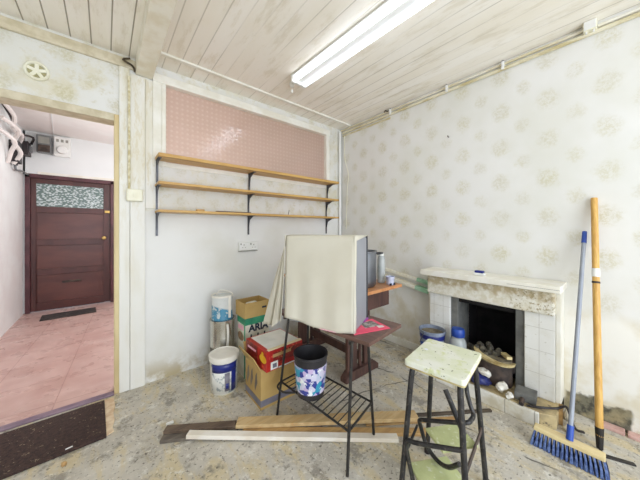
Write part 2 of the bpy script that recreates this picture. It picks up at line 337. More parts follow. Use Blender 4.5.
# ------------------------------------------------------------------ mesh helpers
class MB:
    def __init__(s): s.v = []; s.f = []; s.mi = []
    def add(s, vs, fs, mi=0):
        o = len(s.v); s.v += [tuple(x) for x in vs]
        s.f += [tuple(i + o for i in f) for f in fs]; s.mi += [mi] * len(fs); return s
    def box(s, x0, x1, y0, y1, z0, z1, mi=0, M=None):
        vs = [V(p) for p in ((x0, y0, z0), (x1, y0, z0), (x1, y1, z0), (x0, y1, z0), (x0, y0, z1), (x1, y0, z1), (x1, y1, z1), (x0, y1, z1))]
        if M: vs = [M @ p for p in vs]
        return s.add(vs, [(0, 3, 2, 1), (4, 5, 6, 7), (0, 1, 5, 4), (1, 2, 6, 5), (2, 3, 7, 6), (3, 0, 4, 7)], mi)
    def prism(s, pts, z0, z1, mi=0, M=None):
        n = len(pts); vs = [V((p[0], p[1], z0)) for p in pts] + [V((p[0], p[1], z1)) for p in pts]
        if M: vs = [M @ p for p in vs]
        fs = [tuple(range(n))[::-1], tuple(range(n, 2 * n))] + [(i, (i + 1) % n, n + (i + 1) % n, n + i) for i in range(n)]
        return s.add(vs, fs, mi)
    def tube(s, path, r, n=10, r2=None, mi=0):
        P = [V(p) for p in path]; m = len(P); vs = []; fs = []
        up = None
        for i, p in enumerate(P):
            d = (P[min(i + 1, m - 1)] - P[max(i - 1, 0)]).normalized()
            if up is None:
                up = d.orthogonal().normalized()
            up = (up - d * up.dot(d)).normalized(); w = d.cross(up)
            rr = r if r2 is None else r + (r2 - r) * i / (m - 1)
            for k in range(n):
                a = 2 * PI * k / n
                vs.append(p + (up * math.cos(a) + w * math.sin(a)) * rr)
        for i in range(m - 1):
            for k in range(n):
                fs.append((i * n + k, i * n + (k + 1) % n, (i + 1) * n + (k + 1) % n, (i + 1) * n + k))
        fs.append(tuple(range(n))[::-1]); fs.append(tuple(range((m - 1) * n, m * n)))
        return s.add(vs, fs, mi)
    def lathe(s, prof, n=32, c=(0, 0, 0), mi=0, sx=1.0, sy=1.0):
        vs = []; fs = []; m = len(prof)
        for r, z in prof:
            for k in range(n):
                a = 2 * PI * k / n
                vs.append((c[0] + r * sx * math.cos(a), c[1] + r * sy * math.sin(a), c[2] + z))
        for i in range(m - 1):
            for k in range(n):
                fs.append((i * n + k, i * n + (k + 1) % n, (i + 1) * n + (k + 1) % n, (i + 1) * n + k))
        if prof[0][0] > 1e-6 and m >= 6: fs.append(tuple(range(n))[::-1])      # closed foot; bands and rims stay open
        return s.add(vs, fs, mi)
    def beam(s, a, b, w, h, mi=0, up=(0, 0, 1)):
        a, b = V(a), V(b); d = (b - a); L = d.length; d.normalize()
        u = V(up); u = (u - d * u.dot(d)).normalized(); w_ = d.cross(u)
        M = Matrix((d, w_, u)).transposed().to_4x4(); M.translation = a
        return s.box(0, L, -w / 2, w / 2, -h / 2, h / 2, mi, M)
    def build(s, name, mat, parent=None, smooth=False, bevel=0.0, seg=2):
        me = bpy.data.meshes.new(name); me.from_pydata(s.v, [], s.f)
        mats = mat if isinstance(mat, (list, tuple)) else [mat]
        for m in mats: me.materials.append(MT[m] if isinstance(m, str) else m)
        for p, i in zip(me.polygons, s.mi): p.material_index = i
        bm = bmesh.new(); bm.from_mesh(me); bmesh.ops.remove_doubles(bm, verts=bm.verts, dist=1e-6)
        bmesh.ops.recalc_face_normals(bm, faces=bm.faces); bm.to_mesh(me); bm.free()
        if smooth:
            for p in me.polygons: p.use_smooth = True
            me.set_sharp_from_angle(angle=math.radians(38))
        o = bpy.data.objects.new(name, me); C.objects.link(o)
        if parent: o.parent = parent
        if bevel:
            b = o.modifiers.new('edge', 'BEVEL'); b.width = bevel; b.segments = seg; b.limit_method = 'ANGLE'; b.angle_limit = math.radians(40)
        return o

def box(*a): return MB().box(*a)
def tag(o, label, cat, group=None):
    o['label'] = label; o['category'] = cat
    if group: o['group'] = group
    return o
def thing(name, label, cat, loc=(0, 0, 0), rz=0.0, group=None):
    o = bpy.data.objects.new(name, None); C.objects.link(o); o.empty_display_size = .05
    o.location = loc; o.rotation_euler = (0, 0, rz); return tag(o, label, cat, group)
def struct(mb, name, mat, parent=None, **k):
    o = mb.build(name, mat, parent, **k)
    if not parent: o['kind'] = 'structure'
    return o
def solidify(o, t, off=0.0):
    m = o.modifiers.new('thick', 'SOLIDIFY'); m.thickness = t; m.offset = off; return o
def subsurf(o, n=1):
    m = o.modifiers.new('sub', 'SUBSURF'); m.levels = n; m.render_levels = n; return o
def smooth_path(pts, k=6):
    """Catmull-Rom through the points"""
    P = [V(p) for p in pts]; P = [P[0] * 2 - P[1]] + P + [P[-1] * 2 - P[-2]]; out = []
    for i in range(1, len(P) - 2):
        for j in range(k):
            t = j / k; a, b, c, d = P[i - 1], P[i], P[i + 1], P[i + 2]
            out.append(.5 * ((2 * b) + (c - a) * t + (2 * a - 5 * b + 4 * c - d) * t * t + (3 * b - a - 3 * c + d) * t ** 3))
    out.append(P[-2]); return out
def text(name, body, size, mat, parent, loc, rot, ext=.0006, bold=0.0):
    cu = bpy.data.curves.new(name, 'FONT'); cu.body = body; cu.size = size; cu.extrude = ext; cu.offset = bold
    cu.align_x = 'CENTER'; cu.align_y = 'CENTER'; cu.materials.append(MT[mat])
    tmp = bpy.data.objects.new('tmp_text', cu); C.objects.link(tmp)
    me = bpy.data.meshes.new_from_object(tmp.evaluated_get(bpy.context.evaluated_depsgraph_get()))
    bpy.data.objects.remove(tmp); me.materials.clear(); me.materials.append(MT[mat])
    o = bpy.data.objects.new(name, me); C.objects.link(o); o.parent = parent; o.location = loc; o.rotation_euler = rot
    return o
def rounded(x0, x1, y0, y1, r, n=5):
    pts = []
    for cx, cy, a0 in ((x1 - r, y1 - r, 0), (x0 + r, y1 - r, PI / 2), (x0 + r, y0 + r, PI), (x1 - r, y0 + r, 1.5 * PI)):
        for i in range(n + 1):
            a = a0 + PI / 2 * i / n; pts.append((cx + r * math.cos(a), cy + r * math.sin(a)))
    return pts
def lump(r, seed, n=2, rough=.35, flat=1.0, jit=.06):
    rnd = random.Random(seed); bm = bmesh.new(); bmesh.ops.create_icosphere(bm, subdivisions=n, radius=r)
    ks = [(V((rnd.uniform(-1, 1), rnd.uniform(-1, 1), rnd.uniform(-1, 1))).normalized(), rnd.uniform(.4, 1)) for _ in range(7)]
    for v in bm.verts:
        d = v.co.normalized(); f = 1 - rough * sum(max(0, d.dot(k) - .55) * w for k, w in ks) + rnd.uniform(-jit, jit)
        v.co = d * r * f; v.co.z *= flat
    mb = MB(); bm.verts.index_update()
    mb.add([v.co for v in bm.verts], [[v.index for v in f.verts] for f in bm.faces]); bm.free(); return mb

# ------------------------------------------------------------------ room shell
YB, XR, ZC = 2.39, 2.35, 2.49          # back wall, right wall, ceiling
XL, YF = -1.4, -1.9
struct(box(XL, XR + .12, YF, YB, -.08, 0), 'floor', 'concrete')
struct(box(XL - .1, XR + .12, YF - .1, YB + .06, ZC, ZC + .08), 'ceiling', 'ceiling')
# back wall with the door opening (x -.85 .. .075, z < 2.035) and the borrowed light
w = MB()
w.box(XL, -.88, YB, YB + .12, 0, ZC); w.box(-.88, .075, YB, YB + .12, 2.035, ZC)
w.box(.075, .345, YB, YB + .12, 0, ZC); w.box(2.12, XR, YB, YB + .12, 0, ZC)
w.box(.345, 2.12, YB, YB + .12, 0, 1.70); w.box(.345, 2.12, YB, YB + .12, 2.375, ZC)
struct(w, 'wall_back', 'paper_back')
# right wall with the hole of the fireplace
w = MB(); hy0, hy1, hz = .49, .89, .66
w.box(XR, XR + .12, YF, hy0, 0, ZC); w.box(XR, XR + .12, hy1, YB + .12, 0, ZC); w.box(XR, XR + .12, hy0, hy1, hz, ZC)
struct(w, 'wall_right', 'paper_right')
struct(box(XL - .1, XL, YF - .1, YB + .12, 0, ZC), 'wall_left', 'hall_white')
w = MB(); wx0, wx1, wz0, wz1 = -.9, 1.9, .3, 2.2
w.box(XL, wx0, YF - .1, YF, 0, ZC); w.box(wx1, XR + .12, YF - .1, YF, 0, ZC)
w.box(wx0, wx1, YF - .1, YF, 0, wz0); w.box(wx0, wx1, YF - .1, YF, wz1, ZC)
struct(w, 'wall_front', 'hall_white')
# beam, cornice, batten, post, linings
struct(box(.175, .285, YF, YB, 2.37, ZC), 'trim_1', 'cream_wood', bevel=.006)                       # ceiling beam
struct(box(XL, .175, YB - .022, YB, 2.395, 2.465), 'trim_2', 'lintel', bevel=.006)                    # cornice board left of the beam
struct(MB().beam((.285, 2.176, ZC - .008), (2.335, 2.20, ZC - .008), .034, .016), 'trim_3', 'white_wood', bevel=.003)   # batten
o = MB().box(.078, .140, YB - .018, YB, 0, 2.395).box(.1425, .235, YB - .022, YB, 0, 2.36).box(.237, .33, YB - .008, YB, 1.36, 2.36)
struct(o, 'trim_4', 'post', bevel=.003)                                                              # boarded post right of the opening
o = MB().box(.05, .078, YB - .010, YB + .12, 0, 2.035).box(-.88, -.852, YB - .010, YB + .12, 0, 2.035)
struct(o, 'trim_5', 'lining', bevel=.003)
struct(box(-.852, .05, YB - .012, YB + .12, 1.985, 2.037), 'trim_6', 'lintel', bevel=.004)
struct(box(-.852, .05, YB - .022, YB + .03, -.01, .012), 'trim_7', 'threshold', bevel=.004)
struct(box(XR - .02, XR, 1.2, YB, 0, .07), 'baseboard_right', 'white_wood', bevel=.004)
# borrowed light
wn = struct(MB().box(.345, .375, YB - .02, YB + .1, 1.70, 2.43).box(2.095, 2.145, YB - .02, YB + .1, 1.70, 2.43)
            .box(.285, 2.15, YB - .026, YB + .1, 2.36, 2.425).box(.285, .345, YB - .02, YB, 1.70, 2.425).box(.375, 2.095, YB - .01, YB + .1, 1.70, 1.74), 'window_1', 'white_wood', bevel=.004)
struct(box(.370, 2.10, YB + .028, YB + .036, 1.735, 2.365), 'pane', 'quilted', wn)

# hall behind
HX0, HX1, HY1, HZ = -.89, XR + .12, 5.47, 2.6
struct(box(HX0 - .1, HX1, YB, HY1 + .1, -.09, -.008), 'floor_hall', 'terracotta')
struct(box(HX0 - .1, HX1, YB + .06, HY1 + .1, HZ, HZ + .06), 'ceiling_hall', 'hall_ceiling')
struct(box(HX0 - .1, HX0, YB + .12, HY1 + .1, -.01, HZ), 'wall_hall_left', 'hall_pink')
w = MB(); dx0, dx1, dz = -.87, .115, 1.98
w.box(dx1, HX1, HY1, HY1 + .1, 0, HZ); w.box(HX0, dx1, HY1, HY1 + .1, dz, HZ); w.box(HX0 - .1, dx0, HY1, HY1 + .1, 0, HZ)
struct(w, 'wall_hall_end', 'hall_white')
struct(box(HX1, HX1 + .1, YB + .12, HY1 + .1, -.01, HZ), 'wall_hall_right', 'hall_pink')
struct(MB().beam((-.585, HY1 - .03, HZ - .004), (-.33, YB + .14, HZ - .004), .010, .008), 'trim_8', 'hall_pink')   # joint in the hall ceiling
struct(box(-.75, HX1, HY1 - .014, HY1, 1.985, 2.03), 'trim_9', 'white_wood', bevel=.004)
# front door
d = struct(MB().box(dx0, dx0 + .05, HY1 - .03, HY1 + .08, 0, dz).box(dx1 - .05, dx1, HY1 - .03, HY1 + .08, 0, dz).box(dx0, dx1, HY1 - .03, HY1 + .08, dz - .045, dz + .012), 'door_1', 'door_frame', bevel=.004)
lf = MB(); lx0, lx1 = dx0 + .05, dx1 - .05; fy0, fy1 = HY1 + .005, HY1 + .05
gx0, gx1 = lx0 + .055, lx1 - .085
lf.box(lx0, gx0, fy0, fy1, .01, dz - .045).box(gx1, lx1, fy0, fy1, .01, dz - .045)
for z0, z1 in ((1.865, dz - .045), (1.44, 1.53), (.955, 1.045), (.52, .61), (.01, .12)): lf.box(gx0, gx1, fy0, fy1, z0, z1)
struct(lf, 'leaf', 'door_wood', d, bevel=.004)
for z0, z1 in ((.12, .52), (.61, .955), (1.045, 1.44)):
    struct(MB().box(gx0 - .005, gx1 + .005, fy0 + .016, fy0 + .03, z0 - .005, z1 + .005), 'door_panel', 'door_panel', d)
struct(box(gx0 - .005, gx1 + .005, fy0 + .018, fy0 + .026, 1.525, 1.87), 'pane', 'door_glass', d)
k = MB().lathe([(.0, -.03), (.012, -.03), (.012, 0), (.024, .006), (.03, .02), (.024, .034), (0, .04)], 20)
o = k.build('knob', 'brass', d, smooth=True); o.rotation_euler = (PI / 2, 0, 0); o.location = (-.015, fy0 - .03, 1.055)
struct(MB().box(-.50, -.29, fy0 + .006, fy0 + .018, .385, .415).box(-.48, -.31, fy0 + .001, fy0 + .008, .392, .408), 'letter_plate', 'rust', d, bevel=.002)
struct(box(gx1 + .012, gx1 + .08, fy0 - .022, fy0, 1.46, 1.50), 'rim_latch', 'brass', d, bevel=.004)

# ------------------------------------------------------------------ ceiling light
cl = thing('ceiling_light', 'long twin fluorescent batten light fixed to the boarded ceiling', 'light', (1.262, 1.80, ZC))
cl.rotation_euler = (0, 0, .022)
LEN = 1.52
MB().box(-.035, .035, -LEN, 0, -.042, 0).box(-.074, .074, -LEN + .004, -.004, -.020, -.008).build('body', 'white_plastic', cl, bevel=.004)
for y0, y1 in ((-.03, 0), (-LEN, -LEN + .03)):
    MB().box(-.074, .074, y0, y1, -.066, 0).build('end_cap', 'white_plastic', cl, bevel=.006)
for sx in (-1, 1):
    MB().tube([(sx * .056, -.03, -.052), (sx * .056, -LEN + .03, -.052)], .0150, 14).build('tube', 'tube', cl, smooth=True)
ps = thing('pull_switch', 'small white pull switch hanging from the ceiling at the light end', 'switch', (1.27, 1.90, ZC))
MB().lathe([(0, -.03), (.016, -.03), (.024, -.012), (.026, 0)], 18).build('base', 'white_plastic', ps, smooth=True)
MB().tube([(0, 0, -.03), (.002, 0, -.055)], .0015, 6).build('cord', 'white_plastic', ps)
MB().lathe([(0, -.085), (.009, -.083), (.010, -.06), (.004, -.052), (0, -.052)], 14).build('toggle', 'white_plastic', ps, smooth=True)

# ------------------------------------------------------------------ round vent, sockets, conduits
vt = thing('wall_vent', 'round cream wall vent above the hallway opening', 'vent', (-.33, YB, 2.195))
vm = MB().lathe([(.058, 0), (.058, .012), (.052, .018), (.046, .018), (.042, .012), (.042, .003)], 36)
o = vm.build('rim', 'cream_plastic', vt, smooth=True); o.rotation_euler = (PI / 2, 0, 0)
sp = MB().lathe([(.042, .0), (.042, .004), (0, .004)], 30); o = sp.build('back_disc', 'vent_shade', vt); o.rotation_euler = (PI / 2, 0, 0)
sp = MB().lathe([(0, .016), (.016, .014), (.017, .004)], 18)
for a in range(5):
    M = Matrix.Rotation(2 * PI * a / 5 + .3, 4, 'Z'); sp.box(.012, .044, -.009, .009, .003, .013, 0, M)
o = sp.build('spokes', 'cream_plastic', vt); o.rotation_euler = (PI / 2, 0, 0)

so = thing('wall_socket', 'white double plug socket on the painted wall under the shelves', 'socket', (1.07, YB, 1.035))
MB().box(-.095, .095, -.036, 0, -.045, .038).build('back_box', 'white_plastic', so, bevel=.006)
MB().box(-.092, .092, -.042, -.036, -.040, .036).build('face_plate', 'white_plastic', so, bevel=.003)
for x in (-.05, .05):
    MB().box(x - .004, x + .004, -.0435, -.042, .006, .018).box(x - .018, x - .010, -.0435, -.042, -.016, -.010).box(x + .010, x + .018, -.0435, -.042, -.016, -.010).build('pin_slots', 'grey_slot', so)
    MB().box(x - .036 + .0, x - .026, -.046, -.042, .012, .028).build('rocker', 'grey_slot', so)
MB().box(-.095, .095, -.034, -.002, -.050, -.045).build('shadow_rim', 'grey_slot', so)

sw = thing('switch_box', 'cream surface box with a cable running up the boarded post', 'switch', (.168, YB - .022, 1.45))
MB().box(-.05, .05, -.04, 0, -.045, .045).build('box', 'cream_plastic', sw, bevel=.006)
MB().box(-.046, .046, -.046, -.04, -.041, .041).build('face_plate', 'cream_plastic', sw, bevel=.003)
MB().box(-.012, .012, -.05, -.046, -.015, .015).build('rocker', 'cream_plastic', sw, bevel=.002)
MB().tube([(-.032, -.008, .045), (-.033, -.008, .88)], .008, 8).build('conduit', 'dirty_conduit', sw, smooth=True)

# conduits under the ceiling on the right wall
tag(MB().tube([(2.337, 2.335, 2.428), (2.337, -.5, 2.428)], .013, 10).build('conduit_pipe', 'dirty_conduit', smooth=True),
    'lower yellowed conduit along the top of the papered wall', 'pipe')
tag(MB().tube([(2.340, 2.36, 2.464), (2.340, .172, 2.464)], .010, 10).build('conduit_pipe', 'conduit', smooth=True),
    'upper cream conduit just below the ceiling over the papered wall', 'pipe')
tag(MB().tube([(2.340, .108, 2.458), (2.340, -.5, 2.458)], .010, 10).build('conduit_pipe', 'conduit', smooth=True),
    'short cream conduit beyond the junction box away from the room corner', 'pipe')
tag(MB().box(2.343, XR, 1.62, 2.34, 2.385, 2.402).build('trim_strip', 'dirty_conduit'), 'short yellowed wooden strip under the conduits near the corner', 'strip')
jb = thing('junction_box', 'small cream junction box on the conduit high on the right wall', 'box', (XR, .14, 2.465))
MB().box(-.06, 0, -.03, .03, -.034, .024).build('box', 'cream_plastic', jb, bevel=.004)
MB().box(-.064, -.06, -.026, .026, -.030, .020).build('cover', 'white_plastic', jb, bevel=.003)
for dy in (-.016, .016): MB().tube([(-.045, dy, -.034), (-.045, dy, -.048)], .005, 8).build('gland', 'white_plastic', jb)
for y, nm in ((1.61, 'conduit clip nearest the corner beside a dark knot of wire'), (1.02, 'conduit clip above the middle of the papered wall'), (.60, 'conduit clip above the mantel end near the junction box')):
    c = thing('conduit_clip', 'white ' + nm, 'clip', (XR, y, 2.452))
    MB().box(-.036, 0, -.009, .009, -.034, .026).build('saddle', 'white_plastic', c, bevel=.004)
    MB().lathe([(.006, 0), (.005, .005), (0, .006)], 10, (-.02, 0, .030)).build('screw', 'grey_metal', c)
tag(MB().tube(smooth_path([(2.335, 1.69, 2.468), (2.31, 1.66, 2.474), (2.315, 1.64, 2.462), (2.335, 1.63, 2.470)]), .005, 6).build('wire_scrap', 'dark_gap', smooth=True), 'dark knot of wire by the clip nearest the corner', 'wire')
tag(MB().tube([(2.318, 2.362, .02), (2.318, 2.362, 2.452)], .019, 14).build('corner_pipe', 'white_plastic', smooth=True),
    'white vertical pipe in the room corner beside the shelf ends', 'pipe')
tag(MB().tube(smooth_path([(2.3465, 2.31, 2.40), (2.3465, 2.30, 2.1), (2.3465, 2.24, 1.88), (2.3465, 2.26, 1.70), (2.3465, 2.28, 1.2)]), .004, 6).build('thin_cable', 'cream_plastic', smooth=True),
    'thin cream cable drooping down the wallpaper beside the corner pipe', 'cable')
tag(MB().tube(smooth_path([(.172, 2.36, 2.375), (.155, 2.35, 2.41), (.10, 2.34, 2.43), (.14, 2.33, 2.45)]), .007, 6).build('wire_scrap', 'dark_gap', smooth=True), 'dark scrap of wire where the beam meets the wall', 'wire')
hk = MB().tube([(XR, 1.012, 2.02), (XR - .02, 1.012, 2.02), (XR - .02, 1.012, 2.03)], .004, 6).build('wall_nail', 'rust')
tag(hk, 'dark nail standing alone in the papered wall', 'nail')

# ------------------------------------------------------------------ shelves
for i, (z, lab) in enumerate(((1.765, 'top yellow pine shelf in front of the frosted glass'), (1.555, 'middle yellow pine shelf with chipped front edge'), (1.345, 'lowest yellow pine shelf with scraps lying on it'))):
    sh = thing('wall_shelf', lab, 'shelf', (.30, 2.2, z), 0, 'three wall shelves on brackets')
    th = (.026, .02, .018)[i]
    MB().box(0, 1.845, 0, .165 if i == 0 else .185, -th, 0).build('board', 'shelf_wood', sh, bevel=.003)
    for bx in (.013, .78, 1.80):
        b = MB()
        yb = .165 if i == 0 else .185
        b.box(bx - .008, bx + .008, yb - .005, yb, -.20, -th)
        b.box(bx - .012, bx + .012, yb - .13, yb, -th - .004, -th)
        b.prism([(-yb + .003, -.16), (-yb + .003, -th), (-yb + .12, -th), (-yb + .03, -th - .04)], -.003, .003, 0,
                Matrix.Translation((bx, 0, 0)) @ Matrix(((0, 0, 1, 0), (-1, 0, 0, 0), (0, 1, 0, 0), (0, 0, 0, 1))))
        b.build('bracket', 'grey_metal', sh)
tag(MB().beam((.72, 2.225, 1.349), (1.03, 2.23, 1.349), .03, .008).build('wood_strip', 'weathered'), 'dark strip of wood lying on the lowest shelf', 'strip')
tag(MB().box(-.03, .03, -.02, .02, 0, .016).build('wood_scrap', 'shelf_wood', bevel=.003), 'little scrap of wood on the lowest shelf left of the dark strip', 'scrap').location = (.60, 2.25, 1.345)
tag(MB().tube([(0, 0, 0), (.012, 0, .05)], .003, 6).build('loose_nail', 'rust'), 'rusty nail standing up on the lowest shelf towards the corner', 'nail').location = (1.45, 2.24, 1.345)

# ------------------------------------------------------------------ hall things
mt = thing('electricity_meter', 'grey meter high on the hall end wall above the front door', 'meter', (-.675, HY1, 2.43))
MB().box(-.075, .075, -.09, 0, -.13, .125).build('case', 'meter_grey', mt, bevel=.008)
MB().box(-.055, .055, -.096, -.09, .0, .095).build('display', 'grey_slot', mt)
MB().box(-.06, .06, -.11, -.09, -.12, -.02).build('terminal_cover', 'rust', mt, bevel=.006)
mt = thing('electricity_meter', 'white meter beside the grey one above the front door', 'meter', (-.49, HY1, 2.43))
MB().box(-.09, .09, -.08, 0, -.15, .14).build('case', 'white_plastic', mt, bevel=.012)
MB().lathe([(.0, .0), (.055, .0), (.06, .02), (.05, .045), (0, .05)], 24).build('dome', 'white_plastic', mt, smooth=True)
bpy.data.objects['dome'].rotation_euler = (PI / 2, 0, 0); bpy.data.objects['dome'].location = (0, -.08, -.06)
for dx in (-.05, 0, .05): MB().box(dx - .014, dx + .014, -.084, -.08, .06, .1).build('window', 'grey_slot', mt)
fb = thing('fuse_box', 'black fuse box among cables in the hall corner', 'box', (HX0, 5.30, 2.30))
MB().box(0, .09, -.10, .10, -.09, .09).build('case', 'cable_black', fb, bevel=.006)
MB().box(.09, .11, -.05, .05, -.04, .04).build('cover', 'meter_grey', fb, bevel=.004)
fb = thing('fuse_box', 'lower black cut-out box below the cable tangle in the hall corner', 'box', (HX0, 4.85, 2.15))
MB().box(0, .08, -.09, .09, -.13, .13).build('case', 'cable_black', fb, bevel=.006)
MB().lathe([(.02, 0), (.02, .03), (0, .03)], 12, (.04, 0, -.16)).build('gland', 'cable_black', fb)
paths = [
    ([(HX0 + .03, 4.30, 2.60), (HX0 + .10, 4.45, 2.48), (HX0 + .06, 4.62, 2.38), (HX0 + .10, 4.80, 2.36), (HX0 + .05, 4.95, 2.28)], .020, 'cable_white', 'thick pinkish white cable looping highest in the hall corner'),
    ([(HX0 + .03, 4.35, 2.42), (HX0 + .12, 4.52, 2.34), (HX0 + .06, 4.66, 2.24), (HX0 + .10, 4.74, 2.12), (HX0 + .03, 4.80, 2.0)], .022, 'cable_white', 'pinkish white cable bending down past the lower black box'),
    ([(HX0 + .012, 4.32, 2.28), (HX0 + .10, 4.48, 2.20), (HX0 + .05, 4.60, 2.10), (HX0 + .012, 4.66, 1.98)], .020, 'cable_white', 'lowest pinkish white cable at the edge of the hall wall'),
    ([(HX0 + .02, 4.45, 2.59), (HX0 + .05, 4.62, 2.5), (HX0 + .05, 4.80, 2.40), (HX0 + .06, 5.0, 2.42), (HX0 + .12, 5.3, 2.47), (-.80, 5.40, 2.40)], .014, 'cable_black', 'black cable arching from the tangle towards the grey meter'),
    ([(HX0 + .03, 4.88, 2.02), (HX0 + .03, 4.92, 1.95), (HX0 + .03, 5.2, 1.98), (HX0 + .05, 5.42, 1.97)], .012, 'meter_grey', 'grey cable dropping from the boxes to the door head')]
for p, r, m, l in paths: tag(MB().tube(smooth_path(p), r, 8).build('cable', m, smooth=True), l, 'cable')
tag(MB().box(-.28, .28, -.14, .14, 0, .014).build('door_mat', 'mat_dark', bevel=.004), 'dark narrow mat in front of the maroon front door', 'mat').location = (-.385, 5.06, -.008)
bpy.data.objects['door_mat'].rotation_euler = (0, 0, .05)

# ------------------------------------------------------------------ doormat in the room
dm = thing('doormat', 'dark brown coir doormat lying at the hall threshold', 'mat', (0, 0, 0))
MB().prism([(-.86, 1.915), (.006, 1.915), (-.004, 2.325), (-.86, 2.325)], 0, .014).build('pile', 'mat_brown', dm, bevel=.003)
MB().prism([(.006, 1.93), (.040, 1.945), (.034, 1.99), (.046, 2.06), (.040, 2.14), (.052, 2.21), (.046, 2.33), (-.004, 2.34)], 0, .006).build('frayed_backing', 'hessian', dm)
tag(lump(.014, 3, 1).build('pebble', 'tan_plank'), 'little tan stone on the floor before the doormat', 'stone').location = (-.16, 1.83, .008)
tag(MB().box(-.014, .014, -.003, .003, 0, .003).build('wood_chip', 'label_white'), 'pale sliver of wood on the edge of the doormat', 'chip').location = (-.15, 1.935, .014)
bpy.data.objects['wood_chip'].rotation_euler = (0, 0, .15)

# ------------------------------------------------------------------ planks on the floor
def plank(name, label, a, b, w, h, z, mat, cat='plank'):
    o = MB().beam((a[0], a[1], z + h / 2), (b[0], b[1], z + h / 2), w, h).build(name, mat, bevel=.002)
    return tag(o, label, cat)
plank('plank', 'light tan board lying lowest behind the white batten', (.62, 1.445), (1.50, .70), .044, .02, 0, 'tan_plank')
plank('plank', 'widest pale pine plank on top of the floor boards', (.608, 1.502), (1.492, .838), .070, .022, .022, 'pine')
tag(MB().beam((.36, 1.60, .0305), (1.275, .832, .011), .042, .022).build('batten', 'white_batten', bevel=.002), 'white painted batten in front of the pine plank', 'batten')
plank('plank', 'dark weathered board pointing at the paint buckets', (.268, 1.725), (.60, 1.50), .048, .018, .02, 'weathered')
plank('plank', 'grey weathered board flat under the dark one', (.245, 1.69), (.60, 1.475), .052, .018, 0, 'weathered_grey')
plank('stick', 'thin dark stick behind the step stool', (1.30, 1.02), (1.945, .567), .02, .014, 0, 'dark_stick', 'stick')
plank('stick', 'thin tan lath lying beside the dark stick', (1.22, 1.02), (1.72, .665), .028, .012, 0, 'tan_plank', 'stick')
tag(MB().box(-.02, .02, -.012, .012, 0, .01).build('wood_chip', 'label_white', bevel=.002), 'white offcut on the floor behind the dark board', 'chip').location = (.305, 1.80, 0)

# ------------------------------------------------------------------ paint cans
def can(name, label, loc, r, h, body_m, rim_m, rz=0.0, lid=None, extra=None):
    t = thing(name, label, 'can', loc, rz, 'paint cans by the wall')
    MB().lathe([(r * .97, 0), (r, .004), (r, .012), (r * .985, .016), (r * .985, h - .014), (r, h - .01), (r, h), (r * .93, h), (r * .93, h - .012), (0, h - .013)], 36).build('body', body_m, t, smooth=True)
    MB().lathe([(r * 1.015, h - .012), (r * 1.015, h + .002), (r * .9, h + .002), (r * .9, h - .004)], 36).build('rim', rim_m, t, smooth=True)
    if lid: MB().lathe([(r * .9, h - .003), (r * .86, h + .001), (0, h + .001)], 36).build('lid', lid, t, smooth=True)
    return t
can('paint_can', 'dull dark can at the bottom of the stack by the wall', (.775, 2.215, 0), .104, .212, 'tin_dark', 'tin_dark', lid='tin_dark')
c2 = can('paint_can', 'bare silver can in the middle of the stack', (.772, 2.212, .2145), .104, .225, 'tin', 'tin', lid='tin_dark')
MB().tube(smooth_path([(.0, -.105, .20), (.004, -.109, .12), (0, -.107, .02)]), .010, 8).build('paint_drip', 'white_paint_drip', c2, smooth=True)
c3 = can('paint_can', 'blue and white labelled can on top of the silver one', (.765, 2.205, .442), .086, .20, 'tin_blue', 'white_paint_drip')
MB().lathe([(.0845, .182), (0, .180)], 30).build('dried_paint', 'tin_brown', c3)
MB().box(.02, .04, -.090, -.078, .02, .2).build('paint_drip', 'white_paint_drip', c3, bevel=.002)
MB().tube(smooth_path([(-.03, .06, .19), (-.01, .02, .235), (.05, -.04, .225), (.075, -.05, .19)]), .004, 6).build('wire_handle', 'white_paint_drip', c3, smooth=True)
# front bucket
bk = thing('paint_bucket', 'white paint bucket with a navy label standing in front of the can stack', 'bucket', (.687, 1.944, 0), 0)
MB().lathe([(.088, 0), (.094, .01), (.100, .235), (.104, .24), (.104, .262)], 40).build('body', 'paint_white', bk, smooth=True)
MB().lathe([(.107, .236), (.108, .268), (.099, .272), (.096, .267), (0, .267)], 40).build('lid', 'white_paint_drip', bk, smooth=True)
def arc_panel(r, a0, a1, z0, z1, n=14):
    m = MB(); vs = []
    for i in range(n + 1):
        a = a0 + (a1 - a0) * i / n
        for z in (z0, z1):
            rr = r + .006 * (z / .235)
            vs.append((rr * math.cos(a), rr * math.sin(a), z))
    m.add(vs, [(2 * i, 2 * i + 2, 2 * i + 3, 2 * i + 1) for i in range(n)]); return m
A = math.radians
fa = math.atan2(-1.944, -.687)              # side of the bucket that faces into the room
solidify(arc_panel(.0950, fa - 1.1, fa + 1.2, .012, .228).build('label', 'bucket_label', bk, smooth=True), .001)
solidify(arc_panel(.0962, fa - .95, fa + 1.0, .165, .226).build('navy_band', 'navy', bk, smooth=True), .001)
solidify(arc_panel(.0962, fa + .52, fa + .95, .02, .166).build('navy_panel', 'navy', bk, smooth=True), .001)
solidify(arc_panel(.0968, fa + .04, fa + .40, .03, .16).build('brush_picture', 'tape', bk, smooth=True), .001)
solidify(arc_panel(.0974, fa + .12, fa + .32, .045, .085).build('blue_mark', 'navy', bk, smooth=True), .001)
MB().box(-.006, .006, -.1, -.094, .17, .262).build('paint_drip', 'white_paint_drip', bk, bevel=.002)
bpy.data.objects['paint_drip.002'].rotation_euler = (0, 0, fa + PI / 2 + .25)

